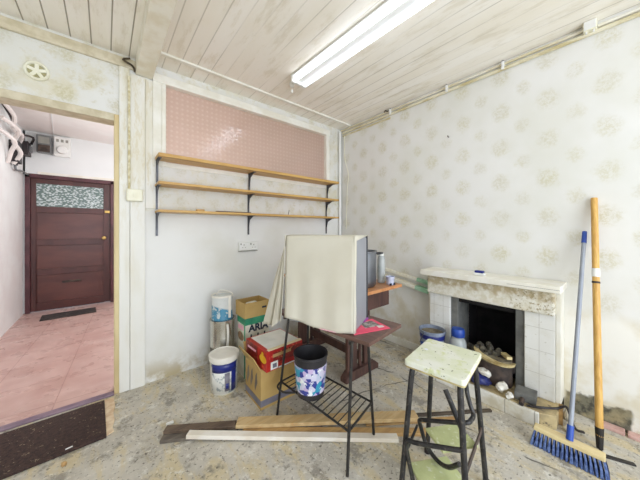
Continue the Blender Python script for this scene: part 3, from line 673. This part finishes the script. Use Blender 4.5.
# ------------------------------------------------------------------ boxes
def carton(t, w, d, h, mat, inner='cardboard_dark', wall=.005, name='body'):
    """open box, origin at the near-left base corner"""
    m = MB().box(0, w, 0, wall, 0, h).box(0, w, d - wall, d, 0, h).box(0, wall, wall, d - wall, 0, h).box(w - wall, w, wall, d - wall, 0, h).box(wall, w - wall, wall, d - wall, 0, wall)
    return m.build(name, mat, t)
cb = thing('cardboard_box', 'largest brown cardboard box holding up the red carton', 'box', (.787, 1.545, 0), -.02)
carton(cb, .27, .25, .27, 'cardboard')
MB().box(.0, .27, -.0015, 0, .02, .062).box(-.0015, 0, 0, .25, .02, .062).build('grey_stripe', 'tape', cb)
for y in (.05, .12, .18):
    MB().add([(-.0015, y, .16), (-.0015, y + .035, .09), (-.0015, y + .045, .12), (-.0015, y + .03, .20), (-.0015, y + .008, .23)], [(0, 1, 2, 3, 4)]).build('arrow_print', 'box_print', cb)
m = MB().box(-.005, 0, 0, .25, 0, .10); o = m.build('flap', 'cardboard', cb); o.location = (0, 0, .268); o.rotation_euler = (0, -.5, 0)
m = MB().box(0, .27, 0, .005, 0, .10); o = m.build('flap', 'cardboard', cb); o.location = (0, .248, .268); o.rotation_euler = (-.5, 0, 0)

rb = thing('red_carton', 'red printed carton with an open white top lying on the cardboard box', 'box', (.795, 1.483, .2715), .03)
MB().box(0, .29, 0, .29, 0, .132).build('body', 'red', rb, bevel=.002)
MB().box(.03, .28, .035, .275, .132, .134).build('white_sheet', 'white_card', rb)
MB().box(.018, .287, .004, .026, .132, .138).build('torn_edge', 'cream_card', rb)
MB().box(.05, .285, -.0015, 0, .045, .115).build('front_print', 'red_dark', rb)
MB().box(.045, .19, -.0022, -.0015, .085, .105).build('wood_print', 'tan_plank', rb)
m = MB().lathe([(0, 0), (.030, 0)], 20, sx=.9, sy=1.5); o = m.build('yellow_figure', 'yellow', rb); o.rotation_euler = (0, -PI / 2, 0); o.location = (-.0012, .045, .075)
m = MB().lathe([(0, 0), (.014, 0)], 16); o = m.build('yellow_figure', 'yellow', rb); o.rotation_euler = (0, -PI / 2, 0); o.location = (-.0012, .05, .106)
MB().box(.03, .085, -.0022, -.0015, .008, .058).build('white_panel', 'white_card', rb)
MB().box(.045, .075, -.0030, -.0022, .018, .045).build('grey_panel', 'tape', rb)
MB().box(.09, .288, -.0022, -.0004, .004, .012).build('white_line', 'white_card', rb)
MB().box(-.0015, 0, .12, .28, .02, .13).build('side_print', 'red_dark', rb)
MB().box(-.0022, -.0015, .14, .26, .085, .10).build('pale_line', 'pale_pink', rb)

gb = thing('detergent_carton', 'green and white printed carton under the small cardboard box', 'box', (.857, 1.95, 0), .0)
MB().box(0, .215, 0, .155, 0, .485).build('body', 'pack_white', gb, bevel=.002)
MB().box(-.001, .216, -.001, .156, .425, .4855).build('green_top', 'green_pack', gb)
MB().box(-.0015, 0, 0, .02, 0, .43).build('green_edge', 'green_pack', gb)
m = MB().lathe([(0, 0), (.045, 0)], 20, sx=.8, sy=1.3); o = m.build('food_picture', 'brown_print', gb); o.rotation_euler = (0, -PI / 2, 0); o.location = (-.002, .085, .32)
MB().box(-.0015, 0, .03, .14, .375, .41).build('pale_block', 'pale_pink', gb)
for x in (.05, .11, .17): MB().box(x - .006, x + .006, -.0015, 0, .31, .345).build('ink_mark', 'ink', gb)
text('lettering', 'ARIA', .078, 'ink', gb, (.115, -.0015, .392), (PI / 2, 0, 0), bold=.003)

sb = thing('small_box', 'small open brown cardboard box on top of the green carton', 'box', (.845, 1.93, .4865), .02)
carton(sb, .215, .175, .12, 'cardboard')
MB().box(.15, .19, -.0015, 0, .06, .075).build('black_print', 'ink', sb)
o = MB().box(.012, .2, .125, .13, 0, .08).build('flap', 'cardboard', sb); o.location = (0, .045, .115); o.rotation_euler = (-.9, 0, 0)
MB().box(.06, .15, .05, .12, .006, .10).build('packing', 'pack_white', sb, bevel=.01)

# ------------------------------------------------------------------ front table
ft = thing('side_table', 'small brown table on thin black metal legs with a wire rack', 'table', (1.005, 1.17, 0), .105)
MB().prism([(-.090, -.385), (.246, -.380), (.246, .33), (-.103, .33)], .64, .66).build('tabletop', 'table_brown', ft, bevel=.002)
legs = [((-.135, -.29, 0), (-.100, -.292, .64)), ((.148, -.262, 0), (.112, -.24, .64)), ((-.124, .29, 0), (-.058, .25, .64)), ((.148, .29, 0), (.112, .25, .64))]
for a, b in legs: MB().tube([a, b], .008, 10).build('leg', 'black_metal', ft, smooth=True)
def lerp(k, z): a, b = V(legs[k][0]), V(legs[k][1]); return a + (b - a) * (z / .64)
RZ = .21
c4 = [lerp(0, RZ), lerp(1, RZ), lerp(3, RZ), lerp(2, RZ)]
m = MB()
for i in range(4): m.tube([c4[i], c4[(i + 1) % 4]], .006, 8)
m.build('rack_frame', 'black_metal', ft, smooth=True)
m = MB(); n = 15
for i in range(1, n):
    f = i / n; m.tube([c4[0].lerp(c4[3], f), c4[1].lerp(c4[2], f)], .003, 6)
m.build('rack_wires', 'black_metal', ft, smooth=True)
m = MB().tube(smooth_path([c4[3] + V((.0, 0, .004)), c4[3] + V((-.05, -.03, 0)), c4[3] + V((-.055, -.10, -.0)), c4[3] + V((.0, -.16, .0))]), .006, 8)
m.build('rack_hook', 'black_metal', ft, smooth=True)
MB().box(-.10, .12, -.282, -.27, .622, .64).box(-.10, .12, .244, .256, .622, .64).build('top_rail', 'black_metal', ft)

# waste bin on the rack
bn = thing('waste_bin', 'small floral patterned waste bin with black rim on the wire rack', 'bin', (.946, 1.215, .217))
MB().lathe([(.080, 0), (.082, .03), (.100, .232), (.104, .235), (.103, .246), (.097, .244), (.094, .22), (.078, .012), (0, .010)], 40).build('body', 'bin_black', bn, smooth=True)
MB().lathe([(.0835, .032), (.0835 + .0003, .034), (.0984, .188), (.0970, .190)], 40).build('floral_band', 'floral', bn, smooth=True)

# ------------------------------------------------------------------ television under a cloth
RT = math.atan2(-.918, .397)
tv = thing('television', 'grey boxy television hidden under a cream cloth on the brown table', 'television', (.90, 1.083, .6605), RT)
MB().box(-.204, .204, .006, .232, .0, .495).build('casing', 'tv_grey', tv, bevel=.012)
MB().box(-.202, .206, .232, .246, .004, .497).build('seam', 'tv_dark', tv, bevel=.003)
m = MB(); a = (-.18, .18, .03, .45); b = (-.11, .11, .08, .34)
m.add([(a[0], .246, a[2]), (a[1], .246, a[2]), (a[1], .246, a[3]), (a[0], .246, a[3]), (b[0], .37, b[2]), (b[1], .37, b[2]), (b[1], .37, b[3]), (b[0], .37, b[3])],
      [(0, 1, 2, 3), (4, 5, 6, 7), (0, 1, 5, 4), (1, 2, 6, 5), (2, 3, 7, 6), (3, 0, 4, 7)])
m.build('rear_housing', 'tv_dark', tv, bevel=.008)
MB().box(-.17, .17, .002, .006, .09, .45).build('screen', 'screen', tv)
# cloth: over the top and front, a long tail falling off the left side
cl_ = thing('cloth', 'cream cotton cloth draped over the television', 'cloth', (.90, 1.083, .6605), RT)
m = MB(); vs = []; NU, NV = 26, 30
prof = [(.236, .4975), (.12, .5015), (.03, .5025), (.004, .500), (-.006, .49), (-.010, .44)]
def front(v):                              # v 0..1 along the profile from the back of the top down the front
    L = 8
    if v < .35:
        f = v / .35 * (len(prof) - 1); i = min(int(f), len(prof) - 2); g = f - i
        return V((0, prof[i][0] + (prof[i + 1][0] - prof[i][0]) * g, prof[i][1] + (prof[i + 1][1] - prof[i][1]) * g))
    g = (v - .35) / .65
    return V((0, -.010 - .006 * g, .44 - .445 * g))
for j in range(NV + 1):
    v = j / NV; p = front(v)
    for i in range(NU + 1):
        u = i / NU; x = -.209 + .418 * u
        fall = max(0, (v - .35) / .65)
        y = p.y - .004 * fall * (1 + math.sin(u * 17 + 1)) - .005 * fall * math.exp(-((u - .12) / .06) ** 2)
        z = p.z
        if fall > 0: z += .012 * fall * math.sin(u * 5 + 1.5) + .012 * fall * (1 - u) + (.01 if fall == 1 else 0)
        vs.append((x, y, z))
m.add(vs, [(j * (NU + 1) + i, j * (NU + 1) + i + 1, (j + 1) * (NU + 1) + i + 1, (j + 1) * (NU + 1) + i) for j in range(NV) for i in range(NU)])
o = m.build('sheet', 'cloth', cl_, smooth=True); solidify(o, .003, 1.0)
# right-hand return of the cloth at the front corner
m = MB(); vs = []; n = 20
for j in range(n + 1):
    f = j / n; z = .502 - .497 * f
    w = .235 * (1 - f / .035) ** 2 if f < .035 else 0.0
    w = max(w, .010 + .004 * math.sin(f * 9))
    for k in range(4): g = k / 3; vs.append((.2095 + .0025 * g, -.0165 + .004 * (1 - f) - .004 * f + (w + .014) * g, z if f > 0 else .5035))
m.add(vs, [(j * 4 + i, j * 4 + i + 1, (j + 1) * 4 + i + 1, (j + 1) * 4 + i) for j in range(n) for i in range(3)])
o = m.build('side_fold', 'cloth', cl_, smooth=True); solidify(o, .003)
# left tail: fan of folds
m = MB(); vs = []; NU, NV = 24, 24
for j in range(NV + 1):
    v = j / NV
    for i in range(NU + 1):
        u = i / NU
        top = V((-.2125, .03 - .042 * u, .5035))
        bot = V((-.415 + .202 * u, .05 - .064 * u, -.085 + .075 * u + .016 * math.sin(u * 9)))
        p = top.lerp(bot, v); bow = -math.sin(PI * v) * .015
        fold = .016 * v * math.sin(u * 15 + v * 1.5) + .006 * v * math.sin(u * 31)
        p.x += bow * (1 - u) - abs(fold) * .6 - .012 * v; p.y += fold
        if u > .9: p.y -= .004
        vs.append(p)
m.add(vs, [(j * (NU + 1) + i, j * (NU + 1) + i + 1, (j + 1) * (NU + 1) + i + 1, (j + 1) * (NU + 1) + i) for j in range(NV) for i in range(NU)])
o = m.build('hanging_tail', 'cloth', cl_, smooth=True); solidify(o, .003)

# papers on the table
mg = thing('magazine', 'bright pink magazine sticking out from under the television', 'magazine', (1.02, .905, .6602), .0)
MB().prism([(-.052, -.02), (.165, -.085), (.205, .068), (.03, .10)], 0, .003).build('cover', 'pink', mg)
MB().prism([(.06, -.002), (.155, -.030), (.175, .05), (.09, .07)], .003, .0036).build('photo', 'print_dark', mg)
MB().prism([(.12, -.045), (.155, -.056), (.165, -.034), (.13, -.022)], .003, .0038).build('white_patch', 'print_white', mg)
tag(MB().prism([(.885, 1.06), (.91, .985), (.935, .945), (.985, .955), (.94, 1.05)], .6603, .6625).build('leaflet', 'pale_pink'), 'pale pink leaflet under the cloth edge on the brown table', 'paper')
tag(MB().tube([(1.135, .965, .668), (1.20, .988, .668)], .006, 8).build('pen', 'purple', smooth=True), 'short purple pen beside the television corner', 'pen')

# ------------------------------------------------------------------ trestle table behind
tt = thing('trestle_table', 'old dark table with orange brown top standing behind the television', 'table', (0, 0, 0))
MB().box(1.40, 1.905, 1.20, 2.26, .715, .74).build('tabletop', 'orange_wood', tt, bevel=.004)
MB().box(1.45, 1.82, 1.27, 1.295, .57, .715).box(1.45, 1.82, 2.17, 2.195, .57, .715).box(1.45, 1.475, 1.295, 2.17, .57, .715).box(1.795, 1.82, 1.295, 2.17, .57, .715).build('apron', 'old_oak', tt, bevel=.003)
for yy in (1.41, 2.06):
    tr = MB().box(1.455, 1.565, yy - .014, yy + .014, .07, .57).box(1.655, 1.725, yy - .014, yy + .014, .07, .57).box(1.60, 1.625, yy - .01, yy + .01, .07, .57).build('trestle', 'old_oak', tt, bevel=.003)
    MB().prism([(-.02, 0), (.38, 0), (.38, .035), (.33, .075), (.03, .075), (-.02, .035)], -.035, .035, 0,
               Matrix.Translation((1.44, yy, 0)) @ Matrix.Rotation(PI / 2, 4, 'X')).build('foot', 'old_oak', tr, bevel=.006)
MB().box(1.60, 1.63, 1.425, 2.045, .12, .19).build('stretcher', 'old_oak', tt, bevel=.003)

pt_ = thing('stock_pot', 'steel cooking pot peeking out behind the television', 'pot', (1.592, 1.42, .7405))
MB().lathe([(.14, 0), (.15, .012), (.155, .05), (.155, .27), (.162, .276), (.162, .282), (.150, .282), (.150, .02), (0, .015)], 44).build('body', 'pot_steel', pt_, smooth=True)
def lug(sx, ang):
    pts = [(.155, -.035, .258), (.19, -.03, .262), (.205, 0, .264), (.19, .03, .262), (.155, .035, .258)]
    M = Matrix.Rotation(ang, 3, 'Z'); return MB().tube(smooth_path([M @ V(p) for p in pts]), .007, 8)
lug(1, -.78).build('handle', 'tv_dark', pt_, smooth=True); lug(1, PI - .78).build('handle', 'tv_dark', pt_, smooth=True)
bt = thing('plastic_bottle', 'tall pale plastic bottle standing behind the steel pot handle', 'bottle', (1.815, 1.345, .7405))
MB().lathe([(.026, 0), (.032, .006), (.034, .10), (.032, .2), (.026, .225), (.020, .235)], 24).build('body', 'clear', bt, smooth=True)
MB().lathe([(.022, .232), (.022, .25), (0, .252)], 20).build('cap', 'white_plastic', bt, smooth=True)
bt = thing('plastic_tub', 'squat bluish white tub on the orange table edge', 'tub', (1.80, 1.245, .7405))
MB().lathe([(.026, 0), (.03, .004), (.034, .06), (.037, .064), (.037, .07), (.033, .07), (.027, .008), (0, .006)], 24).build('body', 'bluish', bt, smooth=True)
MB().box(-.036, -.02, -.032, -.02, .004, .018).box(.0, .02, -.037, -.026, .004, .018).build('dark_print', 'ink', bt)

# ------------------------------------------------------------------ step stool
st = thing('step_stool', 'black tubular step stool with a paint splattered cream seat', 'stool', (1.18, .528, 0), math.radians(7.5))
seat = MB().prism(rounded(-.152, .152, -.120, .124, .016), .598, .622).build('seat', ['stool_paint'], st, bevel=.004)
MB().prism(rounded(-.150, .150, -.118, .122, .016), .592, .598).build('seat_underside', 'edge_ply', st)
LG = {'L': ((-.165, .135, 0), (-.125, .095, .592)), 'F': ((-.165, -.135, 0), (-.125, -.095, .592)), 'R': ((.165, -.135, 0), (.125, -.095, .592)), 'B': ((.165, .135, 0), (.125, .095, .592))}
for k, (a, b) in LG.items():
    lg = MB().tube(smooth_path([a, V(a).lerp(V(b), .55), V(a).lerp(V(b), .94), V(b) + V((-.02 if b[0] > 0 else .02, 0, -.004))], 5), .0115, 12).build('leg', 'stool_metal', st, smooth=True)
    MB().lathe([(.0145, 0), (.0145, .03), (.012, .034)], 14, a).build('rubber_foot', 'cable_black', lg, smooth=True)
def leg_at(k, z): a, b = V(LG[k][0]), V(LG[k][1]); return a + (b - a) * (z / .592)
# swing-out step frame
MB().tube(smooth_path([(-.120, .085, .03), (-.135, .095, .12), (-.158, .108, .24), (-.162, .098, .282), (-.160, .06, .292), (-.158, -.06, .338), (-.152, -.112, .356)], 5), .0095, 10).build('lower_bar', 'stool_metal', st, smooth=True)
MB().tube(smooth_path([(-.079, -.082, .236), (-.045, -.03, .168), (-.004, .028, .133), (.016, .085, .160), (.014, .113, .24), (.006, .112, .272), (-.002, .06, .30), (-.010, -.084, .368), (.03, -.10, .366), (.073, -.101, .368), (.085, -.085, .40), (.108, -.066, .45), (.11, -.06, .56)], 6), .0095, 10).build('upper_bar', 'stool_metal', st, smooth=True)
MB().tube([(-.080, -.028, .52), (-.126, -.11, .40)], .0105, 10).build('hand_tube', 'stool_metal', st, smooth=True)
MB().tube([(-.160, .130, .165), (.002, .124, .243)], .006, 8).build('brace', 'stool_metal', st, smooth=True)
MB().beam((.150, -.120, .272), (-.140, -.122, .274), .006, .026).build('flat_strut', 'rust', st)
Mx = Matrix.Translation((.005, -.025, .27)) @ Matrix.Rotation(-.65, 4, 'Z')
MB().box(-.085, .085, -.065, .065, -.012, 0, 0, Mx).build('step_tread', 'green_tread', st, bevel=.004)
Mx = Matrix.Translation((-.055, .0, .118)) @ Matrix.Rotation(-.65, 4, 'Z')
MB().box(-.105, .095, -.085, .085, -.012, 0, 0, Mx).build('step_tread', 'green_tread', st, bevel=.004)

# ------------------------------------------------------------------ fireplace
fp = thing('fireplace', 'small white tiled fireplace with a dark sooty opening', 'fireplace', (0, 0, 0))
MB().box(2.10, XR - .002, .248, 1.150, .805, .85).build('mantel_shelf', 'mortar', fp, bevel=.006)
MB().box(2.10 - .001, 2.12, .250, .52, .826, .8275).build('mantel_crack', 'surround_grey', fp)
fr = MB().box(2.165, XR - .002, .285, 1.118, .645, .805)
fr.build('frieze', 'frieze', fp, bevel=.012)
MB().box(2.20, XR - .002, .287, .444, .085, .647).build('pillar', 'tile_white', fp, bevel=.004)
MB().box(2.20, XR - .002, .937, 1.11, .085, .647).build('pillar', 'tile_white', fp, bevel=.004)
MB().box(2.225, XR, .262, .287, .0, .80).build('side_return', 'mortar', fp, bevel=.004)
MB().box(2.225, XR, 1.11, 1.135, .0, .80).build('side_return', 'mortar', fp, bevel=.004)
for y0 in (.444, .883): MB().box(2.218, XR + .10, y0, y0 + .054, .085, .647).build('iron_cheek', 'surround_grey', fp, bevel=.004)
MB().box(2.24, XR + .10, .488, .892, .60, .66).build('lintel_plate', 'soot', fp)
o = MB().box(XR + .30, XR + .34, .40, .98, 0, .9).box(XR + .10, XR + .34, .46, .49, .085, .9).box(XR + .10, XR + .34, .89, .92, .085, .9).box(XR + .12, XR + .34, .40, .98, .85, .9).box(XR + .01, XR + .34, .46, .92, .05, .083)
o.build('firebox', 'soot', fp)
MB().prism([(2.02, .33), (2.06, .262), (XR, .262), (XR, 1.15), (2.02, 1.15)], 0, .083).build('hearth', 'hearth', fp, bevel=.004)
MB().box(2.000, 2.022, .335, 1.155, 0, .085).build('hearth_kerb', 'kerb_tile', fp, bevel=.004)

# grate with its basket, lumps, scraps
gr = thing('fire_grate', 'bow fronted grate with a pale ashy rim in the fireplace opening', 'grate', (2.20, .62, .0835))
def bow(r, yr, n=20): return [(-r * math.sin(PI * i / n), -yr * math.cos(PI * i / n)) for i in range(n + 1)]
path = [(x, y, .172 - .02 * math.cos(PI * i / 20)) for i, (x, y) in enumerate(bow(.115, .125))]
m = MB(); n = 21
for dz, dr in ((0, 0), (.035, .006)): pass
vs = []
for (x, y, z) in path:
    vs += [(x, y, z), (x * 1.10, y * 1.05, z + .022), (x * .62, y * .80, z + .016), (x * .66, y * .8, z - .004)]
fs = []
for i in range(20):
    for k in range(4): fs.append((i * 4 + k, i * 4 + (k + 1) % 4, (i + 1) * 4 + (k + 1) % 4, (i + 1) * 4 + k))
fs += [(0, 1, 2, 3), (83, 82, 81, 80)]
m.add(vs, fs); m.build('rim', 'ash_cream', gr, smooth=True)
m = MB()
pts = bow(.085, .110); m.prism(pts, .0, .15); m.build('front_fret', 'rust', gr)
m = MB(); m.prism(bow(.080, .108), .15, .182); m.build('ash_bed', 'ash', gr)
MB().box(0, .13, -.12, .12, .10, .17).build('bottom_grate', 'rust', gr)
spots = [(2.17, .70, .30, .028), (2.19, .735, .32, .026), (2.22, .70, .315, .034), (2.20, .66, .305, .026), (2.25, .66, .315, .034), (2.16, .665, .30, .022), (2.24, .72, .33, .026), (2.26, .61, .31, .03), (2.22, .62, .305, .024), (2.28, .68, .33, .028), (2.24, .77, .285, .032), (2.27, .81, .27, .034), (2.21, .80, .245, .030), (2.29, .75, .31, .030), (2.20, .765, .27, .024), (2.27, .85, .24, .03), (2.23, .84, .215, .03)]
for i, (x, y, z, r) in enumerate(spots):
    o = lump(r, 20 + i, 2, .5, .75).build('coal_lump', 'coal'); o.location = (x, y, z - .030); o.rotation_euler = (i, i * 2, i * 3)
    tag(o, 'ash coated lump of coal heaped in the fireplace opening', 'coal', 'lumps heaped in the fireplace')
tag(MB().beam((2.22, .57, .295), (2.15, .515, .300), .035, .02).build('burnt_stick', 'ash_cream', bevel=.003), 'pale burnt stick at the back corner of the grate', 'stick')
m = MB().prism([(-.10, -.075), (-.08, .04), (-.03, .085), (.07, .09), (.09, -.07)], 0, .10).build('ash_heap', 'ash', bevel=.03)
m.location = (2.262, .805, .0845); m.scale = (.75, .80, 1.15); tag(m, 'heap of grey ash beside the grate behind the blue capped jar', 'ash')
# papers and bag on the hearth
for (x, y, z, r, s, sc, lab) in ((2.095, .655, .165, .040, 51, (1, 1.1, .9), 'crumpled white paper on top of the navy bag under the grate'), (2.068, .545, .124, .042, 52, (.9, 1.3, .9), 'crumpled white paper wad on the hearth between the bag and the iron plate'), (2.032, .490, .104, .028, 53, (1, 1, .9), 'smallest paper ball lowest on the hearth')):
    o = lump(r, s, 2, .5, .85, .30).build('crumpled_paper', 'paper'); o.location = (x, y, z); o.scale = sc; o.rotation_euler = (.3, .2, s); tag(o, lab, 'paper')
o = lump(.075, 61, 3, .6, .55, .10).build('plastic_bag', 'bag_blue', smooth=True); o.location = (2.068, .690, .119); o.scale = (.75, 1.25, 1); tag(o, 'navy plastic bag slumped on the hearth below the grate', 'bag')
# bucket and jar on the hearth
b = thing('bucket', 'open grey bucket with blue bands at the far end of the hearth', 'bucket', (2.10, 1.04, .0855))
MB().lathe([(.076, 0), (.082, .006), (.098, .26), (.105, .264), (.105, .278), (.097, .278), (.094, .26), (.074, .02), (0, .016)], 36).build('body', 'bucket_grey', b, smooth=True)
MB().lathe([(.0875, .08), (.0885, .082), (.0945, .18), (.0935, .182)], 36).build('blue_band', 'blue', b, smooth=True)
MB().lathe([(.0965, .212), (.0975, .214), (.0995, .245), (.0985, .247)], 36).build('navy_band', 'navy', b, smooth=True)
MB().lathe([(.094, .25), (0, .248)], 30).build('contents', 'ash', b)
MB().tube(smooth_path([(-.104, .02, .266), (-.105, .03, .24), (-.108, .05, .18)]), .003, 6).build('wire_handle', 'grey_metal', b)
j = thing('plastic_jar', 'clear plastic jar with a big blue cap on the hearth', 'jar', (2.125, .845, .0855))
MB().lathe([(.05, 0), (.058, .006), (.060, .215), (.052, .25), (.036, .268), (.036, .278)], 28).build('body', 'clear', j, smooth=True)
MB().lathe([(.046, .274), (.048, .278), (.048, .318), (.042, .333), (0, .336)], 28).build('cap', 'blue', j, smooth=True)
# hearth ironwork, broken plaster, cable
ip = thing('iron_bracket', 'grey iron plate with a rusty pipe stub on the hearth corner', 'bracket', (2.075, .415, .0855), .1)
MB().box(-.012, .10, -.055, .055, .0, .050).build('plate', 'surround_grey', ip, bevel=.003)
MB().tube([(-.07, .012, .014), (-.012, .012, .018)], .0135, 12).build('pipe_stub', 'rust', ip, smooth=True)
MB().tube([(-.0705, .012, .014), (-.066, .012, .014)], .009, 10).build('bore', 'cable_black', ip)
o = lump(.055, 71, 2, .8, 1.2).build('plaster_lump', 'plaster'); o.location = (2.165, .225, .052); o.scale = (.6, .6, .8); tag(o, 'pale broken plaster lump fallen at the fireplace end', 'rubble')
o = lump(.03, 72, 2, .7, .7).build('plaster_lump', 'plaster'); o.location = (2.10, .215, .02); tag(o, 'smaller plaster fragment on the floor near the broom', 'rubble')
tag(MB().tube(smooth_path([(2.035, .40, .088), (2.06, .33, .10), (2.12, .27, .10), (2.13, .225, .125), (2.10, .19, .04), (2.14, .155, .012)]), .007, 8).build('cable', 'cable_black', smooth=True), 'black cable curling round the hearth end', 'cable')
tag(MB().beam((2.14, .262 - .008, .0), (2.15, .262 - .008, .12), .02, .012).build('wood_stub', 'tan_plank'), 'upright splinter of wood at the hearth end', 'scrap')
# brick strip along the foot of the wall
o = MB()
for i in range(5):
    y1 = .10 - i * .11; o.box(2.30, XR, y1 - .10, y1, 0, .022)
tag(o.build('brick_edge', 'rubble_brick', bevel=.004), 'pinkish strip of bricks along the wall foot behind the tools', 'strip')

# marker on the mantel
mk = thing('tape_roll', 'small blue topped white pack on the mantel shelf', 'pack', (2.17, .708, .8505))
MB().box(-.022, .022, -.038, .038, 0, .018).build('base', 'white_plastic', mk, bevel=.006)
MB().box(-.018, .018, -.030, .030, .018, .036).build('blue_top', 'navy', mk, bevel=.006)
# rails left of the fireplace
def rail(name, lab, a, b, w, h, mats):
    t = thing(name, lab, 'rail'); a, b = V(a), V(b); c = a.lerp(b, .76)
    MB().beam(a, c, w, h).build('bar', mats, t, bevel=.003)
    MB().beam(c, b, w * 1.06, h * 1.06).build('green_end', 'green_paint', t, bevel=.003)
    return t
rail('wall_rail', 'upper slanting off-white rail with a mint green end by the mantel', (2.325, 1.74, .775), (2.325, 1.16, .690), .03, .03, 'rail_white')
rail('wall_rail', 'lower slanting off-white rail with a mint green end by the mantel', (2.30, 1.72, .705), (2.30, 1.16, .620), .06, .035, 'rail_white')

# ------------------------------------------------------------------ broom and hoe
br = thing('broom', 'soft blue bristle broom with a grey pole leaning on the wall', 'broom', (1.862, .195, 0), .02)
MB().prism([(-.026, -.135), (.026, -.135), (.030, .05), (.024, .135), (-.024, .135), (-.030, .05)], .076, .098).build('block', 'broom_wood', br, bevel=.005)
rn = random.Random(5)
for nm, mm, rows in (('bristles', 'bristle', [(-.022, -.034), (-.010, -.018)]), ('rear_bristles', 'bristle_shaded', [(.004, .004), (.016, .024)])):
    m = MB()
    for x0, x1 in rows:
        for i in range(17):
            f = i / 16 - .5
            y0, y1 = f * .258, f * .284
            for q in range(9):
                a = 2 * PI * q / 9; k = 0 if q == 0 else 1
                ox, oy = k * math.cos(a), k * math.sin(a)
                jx, jy = rn.uniform(-.003, .003), rn.uniform(-.003, .003)
                m.tube([(x0 + ox * .002, y0 + oy * .002, .078), (x0 * .4 + x1 * .6 + ox * .005 + jx * .5, y0 * .4 + y1 * .6 + oy * .0035, .04), (x1 + ox * .010 + jx, y1 + oy * .0055 + jy, .002)], .0017, 5, .0024)
    m.build(nm, mm, br)
top = V((2.322 - 1.862, -.04, 1.183)); base = V((.0, -.008, .095))
d = (top - base)
MB().tube([base, base + d * .06], .015, 14, .014).build('socket', 'blue', br, smooth=True)
MB().tube([base + d * .05, base + d * .94], .0105, 14).build('pole', 'broom_pole', br, smooth=True)
MB().tube([base + d * .935, base + d * .99, base + d * 1.0], .0125, 14, .011).build('grip', 'blue', br, smooth=True)

ho = thing('garden_hoe', 'long wooden handled hoe with a black ferrule leaning beside the broom', 'hoe', (2.05, .088, 0))
top = V((2.333 - 2.05, .036, 1.392)); base = V((.0, 0, .012)); d = top - base
MB().tube([base + d * .045, base + d * .3, base + d * .97, base + d * 1.0], .0165, 16, .0155).build('handle', 'ash_wood', ho, smooth=True)
MB().tube([base + d * .0, base + d * .075], .0135, 14, .0185).build('ferrule', 'ferrule', ho, smooth=True)
MB().tube(smooth_path([(.0, 0, .014), (-.012, -.006, .006), (-.03, -.012, .010)]), .007, 8).build('neck', 'ferrule', ho, smooth=True)
MB().prism([(-.050, -.012), (-.03, .0), (.016, -.116), (.0, -.126)], .001, .010).build('blade', 'ferrule', ho, bevel=.002)
c0 = base + d * .655
MB().tube([c0, c0 + d * .035], .0178, 16).build('sticker', 'label_white', ho, smooth=True)
c0 = base + d * .628
MB().tube([c0, c0 + d * .008], .0178, 16).build('mark', 'rust', ho, smooth=True)

# ------------------------------------------------------------------ light
def area(name, loc, rot, sx, sy, w, col=(1, 1, 1)):
    l = bpy.data.lights.new(name, 'AREA'); l.shape = 'RECTANGLE'; l.size = sx; l.size_y = sy; l.energy = w; l.color = col
    o = bpy.data.objects.new(name, l); C.objects.link(o); o.location = loc; o.rotation_euler = rot; return o
area('window_daylight', ((wx0 + wx1) / 2, YF - .12, (wz0 + wz1) / 2), (PI / 2, 0, 0), wx1 - wx0, wz1 - wz0, 156, (.83, .90, 1.0))
l = bpy.data.lights.new('hall_lamp', 'POINT'); l.energy = 70; l.shadow_soft_size = .08; l.color = (.92, .96, 1.0)
o = bpy.data.objects.new('hall_lamp', l); C.objects.link(o); o.location = (.85, 4.0, 2.0)
l = bpy.data.lights.new('hall_fill_light', 'POINT'); l.energy = 24; l.shadow_soft_size = .08; l.color = (.92, .96, 1.0)  # unseen extra light added behind the back wall to brighten the hall
o = bpy.data.objects.new('hall_fill_light', l); C.objects.link(o); o.location = (.55, 3.0, 1.9)

w = bpy.data.worlds.new('sky'); bpy.context.scene.world = w; w.use_nodes = True
w.node_tree.nodes['Background'].inputs[0].default_value = (.8, .88, 1, 1); w.node_tree.nodes['Background'].inputs[1].default_value = 1.0

# ------------------------------------------------------------------ camera
cam = bpy.data.cameras.new('camera'); co = bpy.data.objects.new('camera', cam); C.objects.link(co)
cam.sensor_width = 36; cam.lens = 36 * 256 / 640; cam.shift_y = -11 / 640; cam.clip_start = .02
co.location = (0, 0, 1.2); co.rotation_euler = (PI / 2, 0, math.radians(-40))
S = bpy.context.scene; S.camera = co
S.view_settings.view_transform = 'Standard'; S.view_settings.look = 'None'; S.view_settings.gamma = 1; S.view_settings.use_curve_mapping = False
S.view_settings.exposure = -0.66
S.cycles.use_denoising = True
S.cycles.max_bounces = 10; S.cycles.diffuse_bounces = 6
S.cycles.caustics_reflective = False; S.cycles.caustics_refractive = False
